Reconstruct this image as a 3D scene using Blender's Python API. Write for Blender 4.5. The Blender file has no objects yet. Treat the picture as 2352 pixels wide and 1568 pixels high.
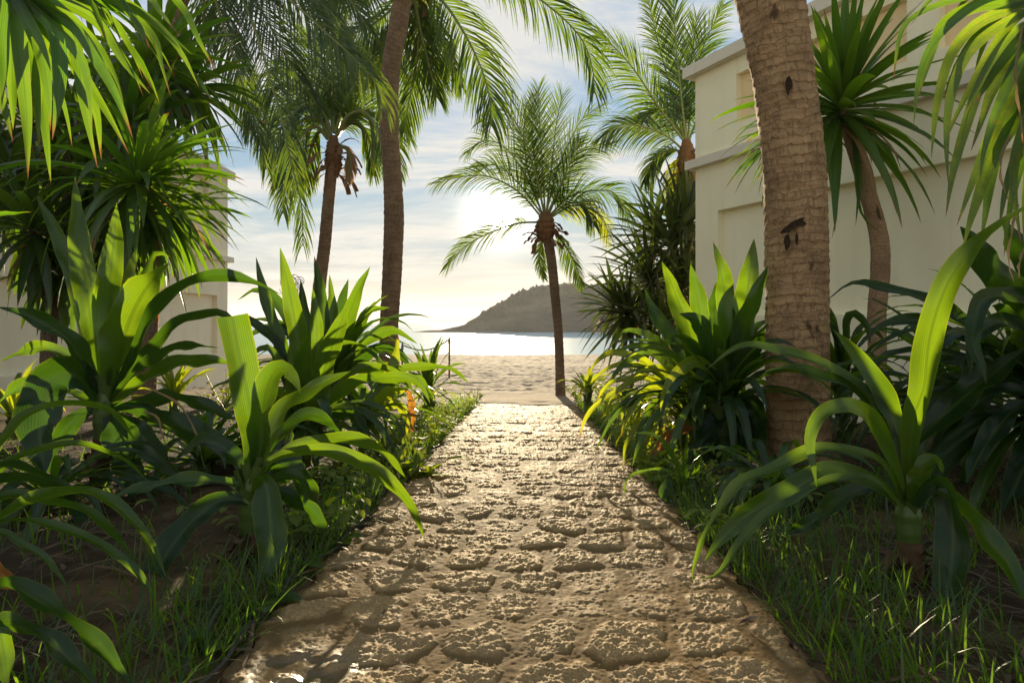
import bpy, math, random
import numpy as np
from mathutils import Vector
random.seed(7); RNG = np.random.default_rng(7)
R = math.radians
SC = bpy.context.scene
COL = SC.collection

# ------------------------------------------------------------------ camera, sky, sun, exposure
F, CU, CV, CH = 1568.0, 1176.0, 738.0, 0.75      # focal length, principal column, horizon row, eye height
cam_d = bpy.data.cameras.new("camera"); cam = bpy.data.objects.new("camera", cam_d); COL.objects.link(cam)
cam.location = (0, 0, CH); cam.rotation_euler = (R(90), 0, 0)
cam_d.lens = 24; cam_d.sensor_width = 36; cam_d.shift_y = -46/2352
cam_d.clip_start = 0.02; cam_d.clip_end = 30000
SC.camera = cam
SUN_EL, SUN_AZ = 8.8, -0.95
SUN_DIR = Vector((math.sin(R(SUN_AZ))*math.cos(R(SUN_EL)), math.cos(R(SUN_AZ))*math.cos(R(SUN_EL)), math.sin(R(SUN_EL))))

SC.view_settings.view_transform = 'Standard'; SC.view_settings.look = 'None'
SC.view_settings.exposure = 1.28; SC.view_settings.gamma = 1
SC.cycles.max_bounces = 10; SC.cycles.diffuse_bounces = 5; SC.cycles.transmission_bounces = 6; SC.cycles.glossy_bounces = 3
SC.cycles.use_denoising = True
SC.cycles.sample_clamp_indirect = 6

def nd(nt, t, **kw):
    n = nt.nodes.new(t)
    for k, v in kw.items(): setattr(n, k, v)
    return n
def ln(nt, a, b): nt.links.new(a, b)
def val(nt, x, sock):
    if hasattr(x, 'is_output'): ln(nt, x, sock)
    else: sock.default_value = x
def math_(nt, op, a, b=0.0, c=0.0, clamp=False):
    n = nd(nt, 'ShaderNodeMath', operation=op, use_clamp=clamp)
    val(nt, a, n.inputs[0]); val(nt, b, n.inputs[1]); val(nt, c, n.inputs[2])
    return n.outputs[0]
def mixc(nt, f, a, b, bt='MIX'):
    n = nd(nt, 'ShaderNodeMix', data_type='RGBA', blend_type=bt)
    val(nt, f, n.inputs[0])
    for s, x in ((6, a), (7, b)):
        if hasattr(x, 'is_output'): ln(nt, x, n.inputs[s])
        else: n.inputs[s].default_value = (*x, 1) if len(x) == 3 else x
    return n.outputs[2]
def ramp(nt, f, stops):
    n = nd(nt, 'ShaderNodeValToRGB'); val(nt, f, n.inputs[0])
    el = n.color_ramp.elements
    while len(el) < len(stops): el.new(0.5)
    for e, (p, c) in zip(el, stops):
        e.position = p; e.color = (*c, 1) if hasattr(c, '__len__') else (c, c, c, 1)
    return n.outputs[0]
def noise(nt, vec, scale, detail=4, rough=0.55, dist=0.0):
    n = nd(nt, 'ShaderNodeTexNoise'); n.inputs['Scale'].default_value = scale; n.inputs['Detail'].default_value = detail
    n.inputs['Roughness'].default_value = rough; n.inputs['Distortion'].default_value = dist
    if vec is not None: ln(nt, vec, n.inputs['Vector'])
    return n.outputs['Fac']
def mapping(nt, vec, scale=(1, 1, 1), loc=(0, 0, 0)):
    n = nd(nt, 'ShaderNodeMapping'); n.inputs['Scale'].default_value = scale; n.inputs['Location'].default_value = loc
    ln(nt, vec, n.inputs['Vector']); return n.outputs[0]

def build_world():
    w = bpy.data.worlds.new("World"); SC.world = w; w.use_nodes = True
    nt = w.node_tree; nt.nodes.clear()
    out = nd(nt, 'ShaderNodeOutputWorld'); bg = nd(nt, 'ShaderNodeBackground'); ln(nt, bg.outputs[0], out.inputs[0])
    sky = nd(nt, 'ShaderNodeTexSky', sky_type='NISHITA'); sky.sun_disc = False
    sky.sun_elevation = R(SUN_EL); sky.sun_rotation = R(SUN_AZ); sky.air_density = 1.0; sky.dust_density = 0.6; sky.ozone_density = 1.6
    tc = nd(nt, 'ShaderNodeTexCoord'); d = tc.outputs['Generated']
    sx = nd(nt, 'ShaderNodeSeparateXYZ'); ln(nt, d, sx.inputs[0])
    z = math_(nt, 'MAXIMUM', sx.outputs[2], 0.0)
    zz = math_(nt, 'ADD', z, 0.10)
    cx = nd(nt, 'ShaderNodeCombineXYZ'); ln(nt, math_(nt, 'DIVIDE', sx.outputs[0], zz), cx.inputs[0]); ln(nt, math_(nt, 'DIVIDE', sx.outputs[1], zz), cx.inputs[1])
    # streaky thin cloud sheets seen in perspective
    n1 = noise(nt, mapping(nt, cx.outputs[0], (0.55, 0.9, 1), (3.1, 1.7, 0)), 1.3, 10, 0.66, 0.6)
    n2 = noise(nt, mapping(nt, cx.outputs[0], (0.25, 0.8, 1), (7.3, 4.2, 0)), 1.3, 6, 0.6, 0.3)
    cm = ramp(nt, math_(nt, 'ADD', math_(nt, 'MULTIPLY', n1, 0.65), math_(nt, 'MULTIPLY', n2, 0.35)), [(0.45, 0.0), (0.57, 1.0)])
    # sun proximity
    dp = nd(nt, 'ShaderNodeVectorMath', operation='DOT_PRODUCT'); ln(nt, d, dp.inputs[0]); dp.inputs[1].default_value = SUN_DIR
    c = math_(nt, 'MAXIMUM', dp.outputs['Value'], 0.0)
    wide = math_(nt, 'POWER', c, 8.0); mid = math_(nt, 'POWER', c, 90.0); tight = math_(nt, 'POWER', c, 1300.0)
    disc = math_(nt, 'GREATER_THAN', c, 0.9998)
    base = mixc(nt, 1.0, sky.outputs[0], (SKY_GAIN[0], SKY_GAIN[1], SKY_GAIN[2]), 'MULTIPLY')
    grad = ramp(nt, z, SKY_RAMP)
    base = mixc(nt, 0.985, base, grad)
    # added warm fill glow low in the unseen sky behind the camera, lifting walls
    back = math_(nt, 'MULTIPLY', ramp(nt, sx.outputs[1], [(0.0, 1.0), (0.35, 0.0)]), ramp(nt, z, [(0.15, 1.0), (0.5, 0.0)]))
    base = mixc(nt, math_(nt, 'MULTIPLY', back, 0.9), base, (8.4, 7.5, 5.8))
    ccol = mixc(nt, wide, CLOUD_A, CLOUD_B)
    fac = math_(nt, 'MULTIPLY', cm, 0.9)
    base = mixc(nt, fac, base, ccol)
    def addg(b, f, col, k):
        return mixc(nt, 1.0, b, mixc(nt, 1.0, nd_comb(nt, f), (col[0]*k, col[1]*k, col[2]*k), 'MULTIPLY'), 'ADD')
    base = addg(base, mid, (1.0, 0.82, 0.55), 0.2)
    base = addg(base, tight, (1.0, 0.92, 0.78), 12.0)
    base = addg(base, disc, (1.0, 0.95, 0.85), 60.0)
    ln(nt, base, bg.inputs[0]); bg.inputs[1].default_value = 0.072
def nd_comb(nt, f):
    n = nd(nt, 'ShaderNodeCombineXYZ')
    for i in range(3): ln(nt, f, n.inputs[i])
    return n.outputs[0]
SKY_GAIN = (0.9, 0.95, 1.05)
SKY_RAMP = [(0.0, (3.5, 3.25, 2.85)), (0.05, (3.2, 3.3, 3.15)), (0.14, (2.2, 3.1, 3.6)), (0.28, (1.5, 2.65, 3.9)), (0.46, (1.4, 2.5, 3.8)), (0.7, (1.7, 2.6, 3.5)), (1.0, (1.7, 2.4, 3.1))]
CLOUD_A, CLOUD_B = (4.6, 4.7, 4.7), (4.8, 4.6, 4.25)
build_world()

sl = bpy.data.lights.new("sun", 'SUN'); sl.energy = 5.0; sl.angle = R(0.53); sl.color = (1.0, 0.81, 0.52)
sun = bpy.data.objects.new("sun", sl); COL.objects.link(sun)
sun.rotation_euler = (-SUN_DIR).to_track_quat('-Z', 'Y').to_euler()

# ------------------------------------------------------------------ geometry helpers
def P(u, v, Y): return np.array(((u-CU)/F*Y, Y, CH-(v-CV)/F*Y))
SLOPE = 0.0434
def xl(y): return -0.735+0.0257*y
def xr(y): return 0.70+0.0214*y

def hash2(ix, iy, s=0):
    h = (ix.astype(np.int64)*374761393 + iy.astype(np.int64)*668265263 + s*974634777) & 0xFFFFFFFF
    h = ((h ^ (h >> 13))*1274126177) & 0xFFFFFFFF
    h = (h ^ (h >> 16)) & 0xFFFFFFFF
    h = (h*2246822519) & 0xFFFFFFFF
    return ((h ^ (h >> 15)) & 0xFFFFFF)/float(0xFFFFFF)
def vnoise(x, y, s=0):
    ix, iy = np.floor(x), np.floor(y); fx, fy = x-ix, y-iy
    fx = fx*fx*(3-2*fx); fy = fy*fy*(3-2*fy)
    a, b, c, d = hash2(ix, iy, s), hash2(ix+1, iy, s), hash2(ix, iy+1, s), hash2(ix+1, iy+1, s)
    return (a*(1-fx)+b*fx)*(1-fy)+(c*(1-fx)+d*fx)*fy
def fbm(x, y, oct=4, s=0, gain=0.5):
    x = np.asarray(x, float); y = np.asarray(y, float)
    t = np.zeros_like(x); a = 1.0; n = 0.0
    for k in range(oct):
        t = t+a*vnoise(x*2**k+17.3*k, y*2**k-9.1*k, s+k); n += a; a *= gain
    return t/n
def sstep(a, b, x):
    t = np.clip((np.asarray(x, float)-a)/(b-a), 0, 1); return t*t*(3-2*t)

def ground_z(x, y):
    x = np.asarray(x, float); y = np.asarray(y, float)
    z = np.where(y < 10, -SLOPE*y, -SLOPE*10-(y-10)*0.0258)
    z = np.where(y > 40, z-0.02*(y-40)-0.0022*(y-40)**2, z)
    return z
def bed_z(x, y):
    z = ground_z(x, y)
    x = np.asarray(x, float); y = np.asarray(y, float)
    inside = sstep(0.10, -0.02, np.minimum(x-xl(y), xr(y)-x)*-1.0)   # 1 well inside the path
    d = np.maximum(xl(y)-x, x-xr(y))
    bed = (y < 10.5)*sstep(0, 0.5, d)*(0.02+0.05*fbm(x*2.1, y*2.1, 4, 3))+(fbm(x*9, y*9, 3, 5)-.5)*0.02*sstep(0, .2, d)
    return z+np.where(d < -0.02, -0.06, -0.012+bed)

class MB:
    def __init__(s): s.v = []; s.f = []; s.uv = []; s.r = []; s.m = []; s.n = 0
    def grid(s, pts, uv, rnd, mi=0, wrap=False):
        a, b = pts.shape[:2]
        s.v.append(pts.reshape(-1, 3)); s.uv.append(uv.reshape(-1, 2)); s.r.append(np.full(a*b, rnd))
        i = np.arange(a-1)[:, None]; j = np.arange(b if wrap else b-1)[None, :]
        j2 = (j+1) % b
        q = np.stack([i*b+j, i*b+j2, (i+1)*b+j2, (i+1)*b+j], -1).reshape(-1, 4)+s.n
        s.f.append(q); s.m.append(np.full(len(q), mi)); s.n += a*b
    def quads(s, pts, faces, rnd=0.5, mi=0, uv=None):
        pts = np.asarray(pts, float); s.v.append(pts); s.uv.append(np.zeros((len(pts), 2)) if uv is None else np.asarray(uv)); s.r.append(np.full(len(pts), rnd))
        q = np.asarray(faces)+s.n; s.f.append(q); s.m.append(np.full(len(q), mi)); s.n += len(pts)
    def build(s, name, mats, parent=None, smooth=True, org=None):
        if not isinstance(mats, (list, tuple)): mats = [mats]
        v = np.concatenate(s.v); f = np.concatenate(s.f); uv = np.concatenate(s.uv); r = np.concatenate(s.r); m = np.concatenate(s.m)
        o0 = np.array(ORG.get(parent.name, (0, 0, 0))) if parent else np.array(org if org is not None else (0, 0, 0))
        me = bpy.data.meshes.new(name)
        me.vertices.add(len(v)); me.vertices.foreach_set('co', (v-o0).astype(np.float32).ravel())
        k = f.shape[1]
        me.loops.add(f.size); me.loops.foreach_set('vertex_index', f.astype(np.int32).ravel())
        me.polygons.add(len(f)); me.polygons.foreach_set('loop_start', np.arange(0, f.size, k, dtype=np.int32))
        me.polygons.foreach_set('material_index', m.astype(np.int32))
        me.polygons.foreach_set('use_smooth', np.full(len(f), smooth))
        for mt in mats: me.materials.append(mt)
        ul = me.uv_layers.new(name='UVMap'); ul.data.foreach_set('uv', uv[f.ravel()].astype(np.float32).ravel())
        at = me.attributes.new('rnd', 'FLOAT', 'POINT'); at.data.foreach_set('value', r.astype(np.float32))
        me.update(calc_edges=True)
        o = bpy.data.objects.new(name, me); COL.objects.link(o)
        if parent: o.parent = parent; ORG[o.name] = tuple(o0)
        else: o.location = tuple(o0); ORG[o.name] = tuple(o0)
        return o
ORG = {}
def thing(name, label, cat, loc, group=None):
    o = bpy.data.objects.new(name, None); COL.objects.link(o); o.location = tuple(float(a) for a in loc)
    o.empty_display_size = 0.1
    o['label'] = label; o['category'] = cat
    if group: o['group'] = group
    ORG[o.name] = tuple(float(a) for a in loc); return o
def tag(o, label=None, cat=None, group=None, kind=None):
    if label: o['label'] = label
    if cat: o['category'] = cat
    if group: o['group'] = group
    if kind: o['kind'] = kind
    return o

def nrm(a): return a/np.maximum(np.linalg.norm(a, axis=-1, keepdims=True), 1e-9)
def crom(pts, n):
    pts = np.asarray(pts, float)
    if len(pts) == 2: pts = np.array([pts[0], (pts[0]+pts[1])/2, pts[1]])
    p = np.concatenate([[2*pts[0]-pts[1]], pts, [2*pts[-1]-pts[-2]]])
    out = []
    for i in range(1, len(p)-2):
        t = np.linspace(0, 1, 12, endpoint=False)[:, None]
        a, b, c, d = p[i-1], p[i], p[i+1], p[i+2]
        out.append(0.5*(2*b+(c-a)*t+(2*a-5*b+4*c-d)*t*t+(3*b-a-3*c+d)*t**3))
    out.append(p[-2][None]); q = np.concatenate(out)
    s = np.concatenate([[0], np.cumsum(np.linalg.norm(np.diff(q, axis=0), axis=1))])
    tt = np.linspace(0, s[-1], n)
    return np.stack([np.interp(tt, s, q[:, k]) for k in range(3)], 1), s[-1]
def tang(p): return nrm(np.gradient(p, axis=0))

def prof_lily(t):
    a = 0.42+0.58*sstep(0, 0.42, t)
    b = np.where(t > 0.5, np.clip(1-((t-0.5)/0.5)**2.3, 0, 1), 1)
    return a*b+0.01
def prof_cut(t): return 0.5+0.5*sstep(0, 0.6, t)
def prof_strap(t):
    a = 0.55+0.45*sstep(0, 0.3, t)
    b = np.where(t > 0.4, np.clip(1-((t-0.4)/0.6)**1.8, 0, 1), 1)
    return a*b+0.01
def prof_ovate(t): return np.sin(np.pi*np.clip(t, 0, 1)**0.8)**0.8+0.02

def strip(mb, pts, side, w, nx=2, fold=0.25, wave=0.0, freq=3.0, rnd=0.5, curl=0.0, mi=0):
    n = len(pts); tg = tang(pts)
    side = nrm(side-(side*tg).sum(1, keepdims=True)*tg); nm = np.cross(side, tg)
    t = np.linspace(0, 1, n)
    s = np.linspace(-1, 1, nx+1)
    ph = rnd*40
    W = w[:, None]*s[None, :]/2
    up = np.abs(W)*math.sin(fold)
    up = up+wave*(s[None, :]**2)*np.where(s[None, :] > 0, np.sin(t[:, None]*freq*6.28+ph), np.sin(t[:, None]*freq*1.13*6.28+ph*1.7))*sstep(.08, .35, t)[:, None]*sstep(1.0, .8, t)[:, None]
    pos = pts[:, None]+side[:, None]*(W*math.cos(fold))[..., None]+nm[:, None]*up[..., None]
    uv = np.stack(np.broadcast_arrays((s[None, :]+1)/2, t[:, None]), -1)
    mb.grid(pos, uv, rnd, mi)

CAMP = np.array((0, 0, CH))
def rot(v, ax, ang):
    c, s = np.cos(ang)[:, None], np.sin(ang)[:, None]
    return v*c+np.cross(ax, v)*s+ax*(ax*v).sum(1, keepdims=True)*(1-c)
def hleaf(mb, px, Y0, Y1, w, roll=(20, 20), prof=prof_lily, n=22, nx=4, fold=0.44, wave=0.17, freq=3.0, rnd=None, mi=0):
    """a leaf whose midrib runs through photograph points at real depths Y0..Y1; w = widest width in photo pixels there."""
    px = np.asarray(px, float); k = len(px)
    seg = np.concatenate([[0], np.cumsum(np.linalg.norm(np.diff(px, axis=0), axis=1))]); seg /= seg[-1]
    pts = np.array([P(a, b, Y0+(Y1-Y0)*s) for (a, b), s in zip(px, seg)])
    q, L = crom(pts, n); tg = tang(q)
    side = nrm(np.cross(tg, q-CAMP))
    # keep the side vector from flipping
    for i in range(1, n):
        if (side[i]*side[i-1]).sum() < 0: side[i] = -side[i]
    t = np.linspace(0, 1, n)
    ph = random.uniform(0, 6.28); amp = 13 if nx >= 4 else 7
    side = rot(side, tg, np.radians(roll[0]+(roll[1]-roll[0])*t+amp*np.sin(9.5*t+ph)*sstep(.1, .4, t)))
    nm = np.cross(side, tg)
    if nm[:, 2].mean() < 0: side = -side
    wm = w/F*(Y0+Y1)/2
    rr = random.random() if rnd is None else rnd
    strip(mb, q, side, wm*prof(t), nx, fold, wm*wave, freq, rr, mi=mi)
    return L
def gleaf(mb, base, d0, L, w, g=1.0, n=10, nx=2, prof=prof_lily, fold=0.3, wave=0.05, roll=0.0, rnd=None, freq=2.5, tw=0.0, mi=0):
    """a leaf grown from base along d0 and bent by its weight"""
    d = np.asarray(d0, float); d = d/np.linalg.norm(d)
    pts = [np.asarray(base, float)]; ds = L/(n-1)
    h = np.array((d[0], d[1], 0)); hn = np.linalg.norm(h)
    sd = np.array((-d[1], d[0], 0))/hn if hn > 0.05 else np.array((1.0, 0, 0))
    for i in range(n-1):
        t = i/(n-1)
        d = d+np.array((0, 0, -g*(0.25+1.6*t)/(n-1))); d = d/np.linalg.norm(d)
        pts.append(pts[-1]+d*ds)
    pts = np.array(pts); tg = tang(pts); side = np.repeat(sd[None], n, 0)
    side = nrm(side-(side*tg).sum(1, keepdims=True)*tg)
    side = rot(side, tg, np.linspace(roll, roll+tw, n))
    if np.cross(side, tg)[:, 2].mean() < 0: side = -side
    strip(mb, pts, side, w*prof(np.linspace(0, 1, n)), nx, fold, w*wave, freq, random.random() if rnd is None else rnd, mi=mi)
def sphdir(az, el): return np.array((math.cos(el)*math.cos(az), math.cos(el)*math.sin(az), math.sin(el)))

def tube(mb, pts, rad, ns=12, n=None, rnd=0.5, mi=0, ring=None, cap=True, rough=0.0, seed=0):
    pts = np.asarray(pts, float); rad = np.asarray(rad, float)
    if n:
        q, L = crom(pts, n); s0 = np.linspace(0, 1, len(pts))
        d = np.concatenate([[0], np.cumsum(np.linalg.norm(np.diff(pts, axis=0), axis=1))]); r = np.interp(np.linspace(0, 1, n), d/d[-1], rad)
    else: q, r = pts, rad
    n = len(q); tg = tang(q)
    ref = np.array((0.0, 1.0, 0.0)) if abs(tg[:, 1]).mean() < 0.8 else np.array((1.0, 0, 0))
    a = nrm(np.cross(tg, ref)); b = np.cross(tg, a)
    th = np.linspace(0, 2*math.pi, ns, endpoint=False)
    sl = np.concatenate([[0], np.cumsum(np.linalg.norm(np.diff(q, axis=0), axis=1))])
    rr = r[:, None]*np.ones((1, ns))
    if ring is not None: rr = rr*ring(sl[:, None], th[None, :])
    pos = q[:, None]+a[:, None]*(np.cos(th)[None, :, None]*rr[..., None])+b[:, None]*(np.sin(th)[None, :, None]*rr[..., None])
    uv = np.stack(np.broadcast_arrays(th[None, :]/6.2832, sl[:, None]), -1)
    mb.grid(pos, uv, rnd, mi, wrap=True)
    return q, r

def box(mb, x0, x1, y0, y1, z0, z1, fr=None, mi=0):
    v = np.array([(x, y, z) for z in (z0, z1) for y in (y0, y1) for x in (x0, x1)], float)
    if fr is not None: o, ex, ey = fr; v = o+v[:, :1]*ex+v[:, 1:2]*ey+v[:, 2:3]*np.array((0, 0, 1.0))
    mb.quads(v, [(0, 2, 3, 1), (4, 5, 7, 6), (0, 1, 5, 4), (2, 6, 7, 3), (0, 4, 6, 2), (1, 3, 7, 5)], mi=mi)

# ------------------------------------------------------------------ materials
def new_mat(name):
    m = bpy.data.materials.new(name); m.use_nodes = True; nt = m.node_tree; nt.nodes.clear()
    out = nd(nt, 'ShaderNodeOutputMaterial'); return m, nt, out
def pbsdf(nt, col, rough=0.5, spec=0.5, nrmsock=None):
    p = nd(nt, 'ShaderNodeBsdfPrincipled')
    if hasattr(col, 'is_output'): ln(nt, col, p.inputs['Base Color'])
    else: p.inputs['Base Color'].default_value = (*col, 1)
    val(nt, rough, p.inputs['Roughness']); val(nt, spec, p.inputs['Specular IOR Level'])
    if nrmsock is not None: ln(nt, nrmsock, p.inputs['Normal'])
    return p
def bump(nt, h, dist, strength=1.0):
    b = nd(nt, 'ShaderNodeBump'); b.inputs['Distance'].default_value = dist; b.inputs['Strength'].default_value = strength
    ln(nt, h, b.inputs['Height']); return b.outputs[0]
def leaf_mat(name, c0, c1, t0, t1, tf=0.5, rough=0.35, veins=10, tip=(0.20, 0.095, 0.03), tipat=0.96, midrib=True, spots=0.0, spec=0.5):
    m, nt, out = new_mat(name)
    uv = nd(nt, 'ShaderNodeUVMap'); uv.uv_map = 'UVMap'
    s = nd(nt, 'ShaderNodeSeparateXYZ'); ln(nt, uv.outputs[0], s.inputs[0]); x, y = s.outputs[0], s.outputs[1]
    at = nd(nt, 'ShaderNodeAttribute', attribute_name='rnd'); r = at.outputs['Fac']
    geo = nd(nt, 'ShaderNodeNewGeometry')
    nz = noise(nt, geo.outputs['Position'], 6.0, 3)
    k = math_(nt, 'ADD', math_(nt, 'MULTIPLY', r, 0.75), math_(nt, 'MULTIPLY', math_(nt, 'SUBTRACT', nz, 0.5), 0.9), clamp=True)
    col = mixc(nt, k, c0, c1); tr = mixc(nt, k, t0, t1)
    vs = math_(nt, 'SINE', math_(nt, 'MULTIPLY', x, 6.283*veins))
    vs01 = math_(nt, 'MULTIPLY_ADD', vs, 0.5, 0.5)
    tr = mixc(nt, math_(nt, 'MULTIPLY', math_(nt, 'POWER', vs01, 2.0), 0.45), tr, (t1[0]*1.4, t1[1]*1.25, t1[2]*1.5))
    if midrib:
        md = math_(nt, 'ABSOLUTE', math_(nt, 'SUBTRACT', x, 0.5))
        mf = ramp(nt, md, [(0.0, 1.0), (0.035, 0.9), (0.065, 0.0)])
        mf = math_(nt, 'MULTIPLY', mf, 0.75)
        col = mixc(nt, mf, col, (c1[0]*1.9+.02, c1[1]*1.7+.02, c1[2]*1.6))
        tr = mixc(nt, math_(nt, 'MULTIPLY', mf, 0.8), tr, (t0[0]*1.1, t0[1]*0.75, t0[2]))
    eg = ramp(nt, math_(nt, 'ABSOLUTE', math_(nt, 'SUBTRACT', x, 0.5)), [(0.455, 0.0), (0.49, 0.6)])
    if midrib: tr = mixc(nt, eg, tr, (t1[0]*1.8+.03, t1[1]*1.35, t1[2])); col = mixc(nt, eg, col, (c1[0]*2+.01, c1[1]*1.8, c1[2]))
    if spots > 0:
        sp = ramp(nt, noise(nt, geo.outputs['Position'], 90, 3, 0.7), [(0.52, 0.0), (0.62, 1.0)])
        gate = math_(nt, 'MULTIPLY', sp, ramp(nt, math_(nt, 'ADD', r, math_(nt, 'MULTIPLY', y, 0.5)), [(0.70, 0.0), (1.3, spots)]))
        col = mixc(nt, gate, col, (0.22, 0.16, 0.02)); tr = mixc(nt, gate, tr, (0.75, 0.42, 0.03))
    # brown dry tips of uneven length
    yt = math_(nt, 'ADD', y, math_(nt, 'MULTIPLY', math_(nt, 'SUBTRACT', math_(nt, 'ADD', math_(nt, 'MULTIPLY', nz, .6), math_(nt, 'MULTIPLY', math_(nt, 'FRACT', math_(nt, 'MULTIPLY', r, 37.7)), .5)), 0.6), 0.16))
    if tipat < 1:
        tfac = ramp(nt, yt, [(tipat-0.03, 0.0), (min(tipat+0.015, 1), 1.0)])
        yel = ramp(nt, yt, [(tipat-0.10, 0.0), (tipat, 0.5)])
        tr = mixc(nt, yel, tr, (t1[0]*1.5+.05, t1[1]*1.0, t1[2]))
        col = mixc(nt, tfac, col, tip); tr = mixc(nt, tfac, tr, (tip[0]*1.3, tip[1]*1.1, tip[2]))
    if midrib:
        bl = ramp(nt, noise(nt, geo.outputs['Position'], 16, 4, 0.7), [(0.66, 0.0), (0.74, 0.75)])
        col = mixc(nt, bl, col, (0.11, 0.075, 0.02)); tr = mixc(nt, bl, tr, (0.32, 0.26, 0.02))
    nb = bump(nt, math_(nt, 'ADD', math_(nt, 'MULTIPLY', vs01, 0.35), math_(nt, 'MULTIPLY', nz, 1.0)), 0.0012, 0.5)
    p = pbsdf(nt, col, rough, spec, nb)
    t = nd(nt, 'ShaderNodeBsdfTranslucent'); ln(nt, tr, t.inputs[0])
    mx = nd(nt, 'ShaderNodeMixShader'); mx.inputs[0].default_value = tf
    ln(nt, p.outputs[0], mx.inputs[1]); ln(nt, t.outputs[0], mx.inputs[2]); ln(nt, mx.outputs[0], out.inputs[0])
    return m
def bark_mat(name, dark, light, ringfreq=18.0, bumpd=0.012, knots=True):
    m, nt, out = new_mat(name)
    uv = nd(nt, 'ShaderNodeUVMap'); uv.uv_map = 'UVMap'
    geo = nd(nt, 'ShaderNodeNewGeometry'); pos = geo.outputs['Position']
    s = nd(nt, 'ShaderNodeSeparateXYZ'); ln(nt, uv.outputs[0], s.inputs[0])
    wob = noise(nt, pos, 2.0, 5, 0.6)
    wob2 = noise(nt, pos, 11.0, 4, 0.6)
    ph = math_(nt, 'MULTIPLY', math_(nt, 'ADD', s.outputs[1], math_(nt, 'ADD', math_(nt, 'MULTIPLY', wob, 0.26), math_(nt, 'MULTIPLY', wob2, 0.05))), ringfreq)
    fr = math_(nt, 'FRACT', ph)
    groove = ramp(nt, fr, [(0.0, 0.42), (0.07, 1.0), (0.85, 0.82), (1.0, 0.42)])
    # short upright cracks inside each ring
    cell = math_(nt, 'FLOOR', ph)
    cc = nd(nt, 'ShaderNodeCombineXYZ'); ln(nt, math_(nt, 'MULTIPLY', s.outputs[0], 34.0), cc.inputs[0]); ln(nt, math_(nt, 'MULTIPLY', cell, 3.7), cc.inputs[1]); ln(nt, math_(nt, 'MULTIPLY', fr, 0.5), cc.inputs[2])
    crack = ramp(nt, noise(nt, cc.outputs[0], 1.6, 3, 0.6), [(0.36, 0.0), (0.47, 1.0)])
    fine = noise(nt, mapping(nt, pos, (60, 60, 14)), 1.0, 5, 0.65)
    blot = noise(nt, pos, 5.0, 5, 0.6)
    h = math_(nt, 'MULTIPLY', math_(nt, 'MULTIPLY', groove, math_(nt, 'MULTIPLY_ADD', crack, 0.5, 0.5)), math_(nt, 'MULTIPLY_ADD', fine, 0.6, 0.55))
    col = mixc(nt, h, dark, light)
    h = math_(nt, 'MULTIPLY', h, math_(nt, 'MULTIPLY_ADD', crack, 0.35, 0.65))
    col = mixc(nt, ramp(nt, blot, [(0.38, 0.0), (0.7, 0.65)]), col, (dark[0]*1.3, dark[1]*1.25, dark[2]*1.2))
    if knots:
        kn = ramp(nt, noise(nt, mapping(nt, pos, (9, 9, 3.5)), 1.0, 3, 0.55), [(0.64, 0.0), (0.70, 0.8)])
        col = mixc(nt, kn, col, (dark[0]*0.35, dark[1]*0.33, dark[2]*0.33))
    p = pbsdf(nt, col, 0.85, 0.2, bump(nt, math_(nt, 'ADD', h, math_(nt, 'MULTIPLY', fine, 0.5)), bumpd, 0.9))
    ln(nt, p.outputs[0], out.inputs[0]); return m
def plain_mat(name, col, rough=0.7, nscale=20.0, var=0.35, bumpd=0.004, spec=0.3, stretch=(1, 1, 1)):
    m, nt, out = new_mat(name); geo = nd(nt, 'ShaderNodeNewGeometry')
    n = noise(nt, mapping(nt, geo.outputs['Position'], stretch), nscale, 5, 0.6)
    c = mixc(nt, n, tuple(a*(1-var) for a in col), tuple(min(1, a*(1+var)) for a in col))
    p = pbsdf(nt, c, rough, spec, bump(nt, n, bumpd, 0.7)); ln(nt, p.outputs[0], out.inputs[0]); return m
def wall_mat(name, col):
    m, nt, out = new_mat(name); geo = nd(nt, 'ShaderNodeNewGeometry'); pos = geo.outputs['Position']
    big = noise(nt, pos, 0.9, 5, 0.6); streak = noise(nt, mapping(nt, pos, (7, 7, 0.5)), 1.0, 5, 0.6); fine = noise(nt, pos, 60, 4, 0.7)
    c = mixc(nt, ramp(nt, big, [(0.35, 0.0), (0.7, 0.5)]), col, (col[0]*0.86, col[1]*0.84, col[2]*0.78))
    c = mixc(nt, ramp(nt, streak, [(0.52, 0.0), (0.80, 0.30)]), c, (col[0]*0.72, col[1]*0.68, col[2]*0.66))
    p = pbsdf(nt, c, 0.8, 0.25, bump(nt, math_(nt, 'ADD', math_(nt, 'MULTIPLY', fine, 0.6), noise(nt, pos, 8, 4)), 0.004, 0.6))
    ln(nt, p.outputs[0], out.inputs[0]); return m

M = {}
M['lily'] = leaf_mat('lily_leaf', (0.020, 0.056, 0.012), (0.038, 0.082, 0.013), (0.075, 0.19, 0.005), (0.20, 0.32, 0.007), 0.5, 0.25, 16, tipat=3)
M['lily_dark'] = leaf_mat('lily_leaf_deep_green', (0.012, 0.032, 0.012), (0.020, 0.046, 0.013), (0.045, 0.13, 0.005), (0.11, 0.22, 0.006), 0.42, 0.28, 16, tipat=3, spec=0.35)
M['lime'] = leaf_mat('lily_leaf_lime', (0.045, 0.095, 0.013), (0.075, 0.13, 0.016), (0.32, 0.46, 0.009), (0.50, 0.56, 0.011), 0.5, 0.34, 8, tipat=0.985)
M['strap'] = leaf_mat('strap_leaf', (0.024, 0.062, 0.013), (0.045, 0.088, 0.015), (0.08, 0.25, 0.007), (0.22, 0.37, 0.009), 0.48, 0.36, 7, tipat=0.955)
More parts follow.
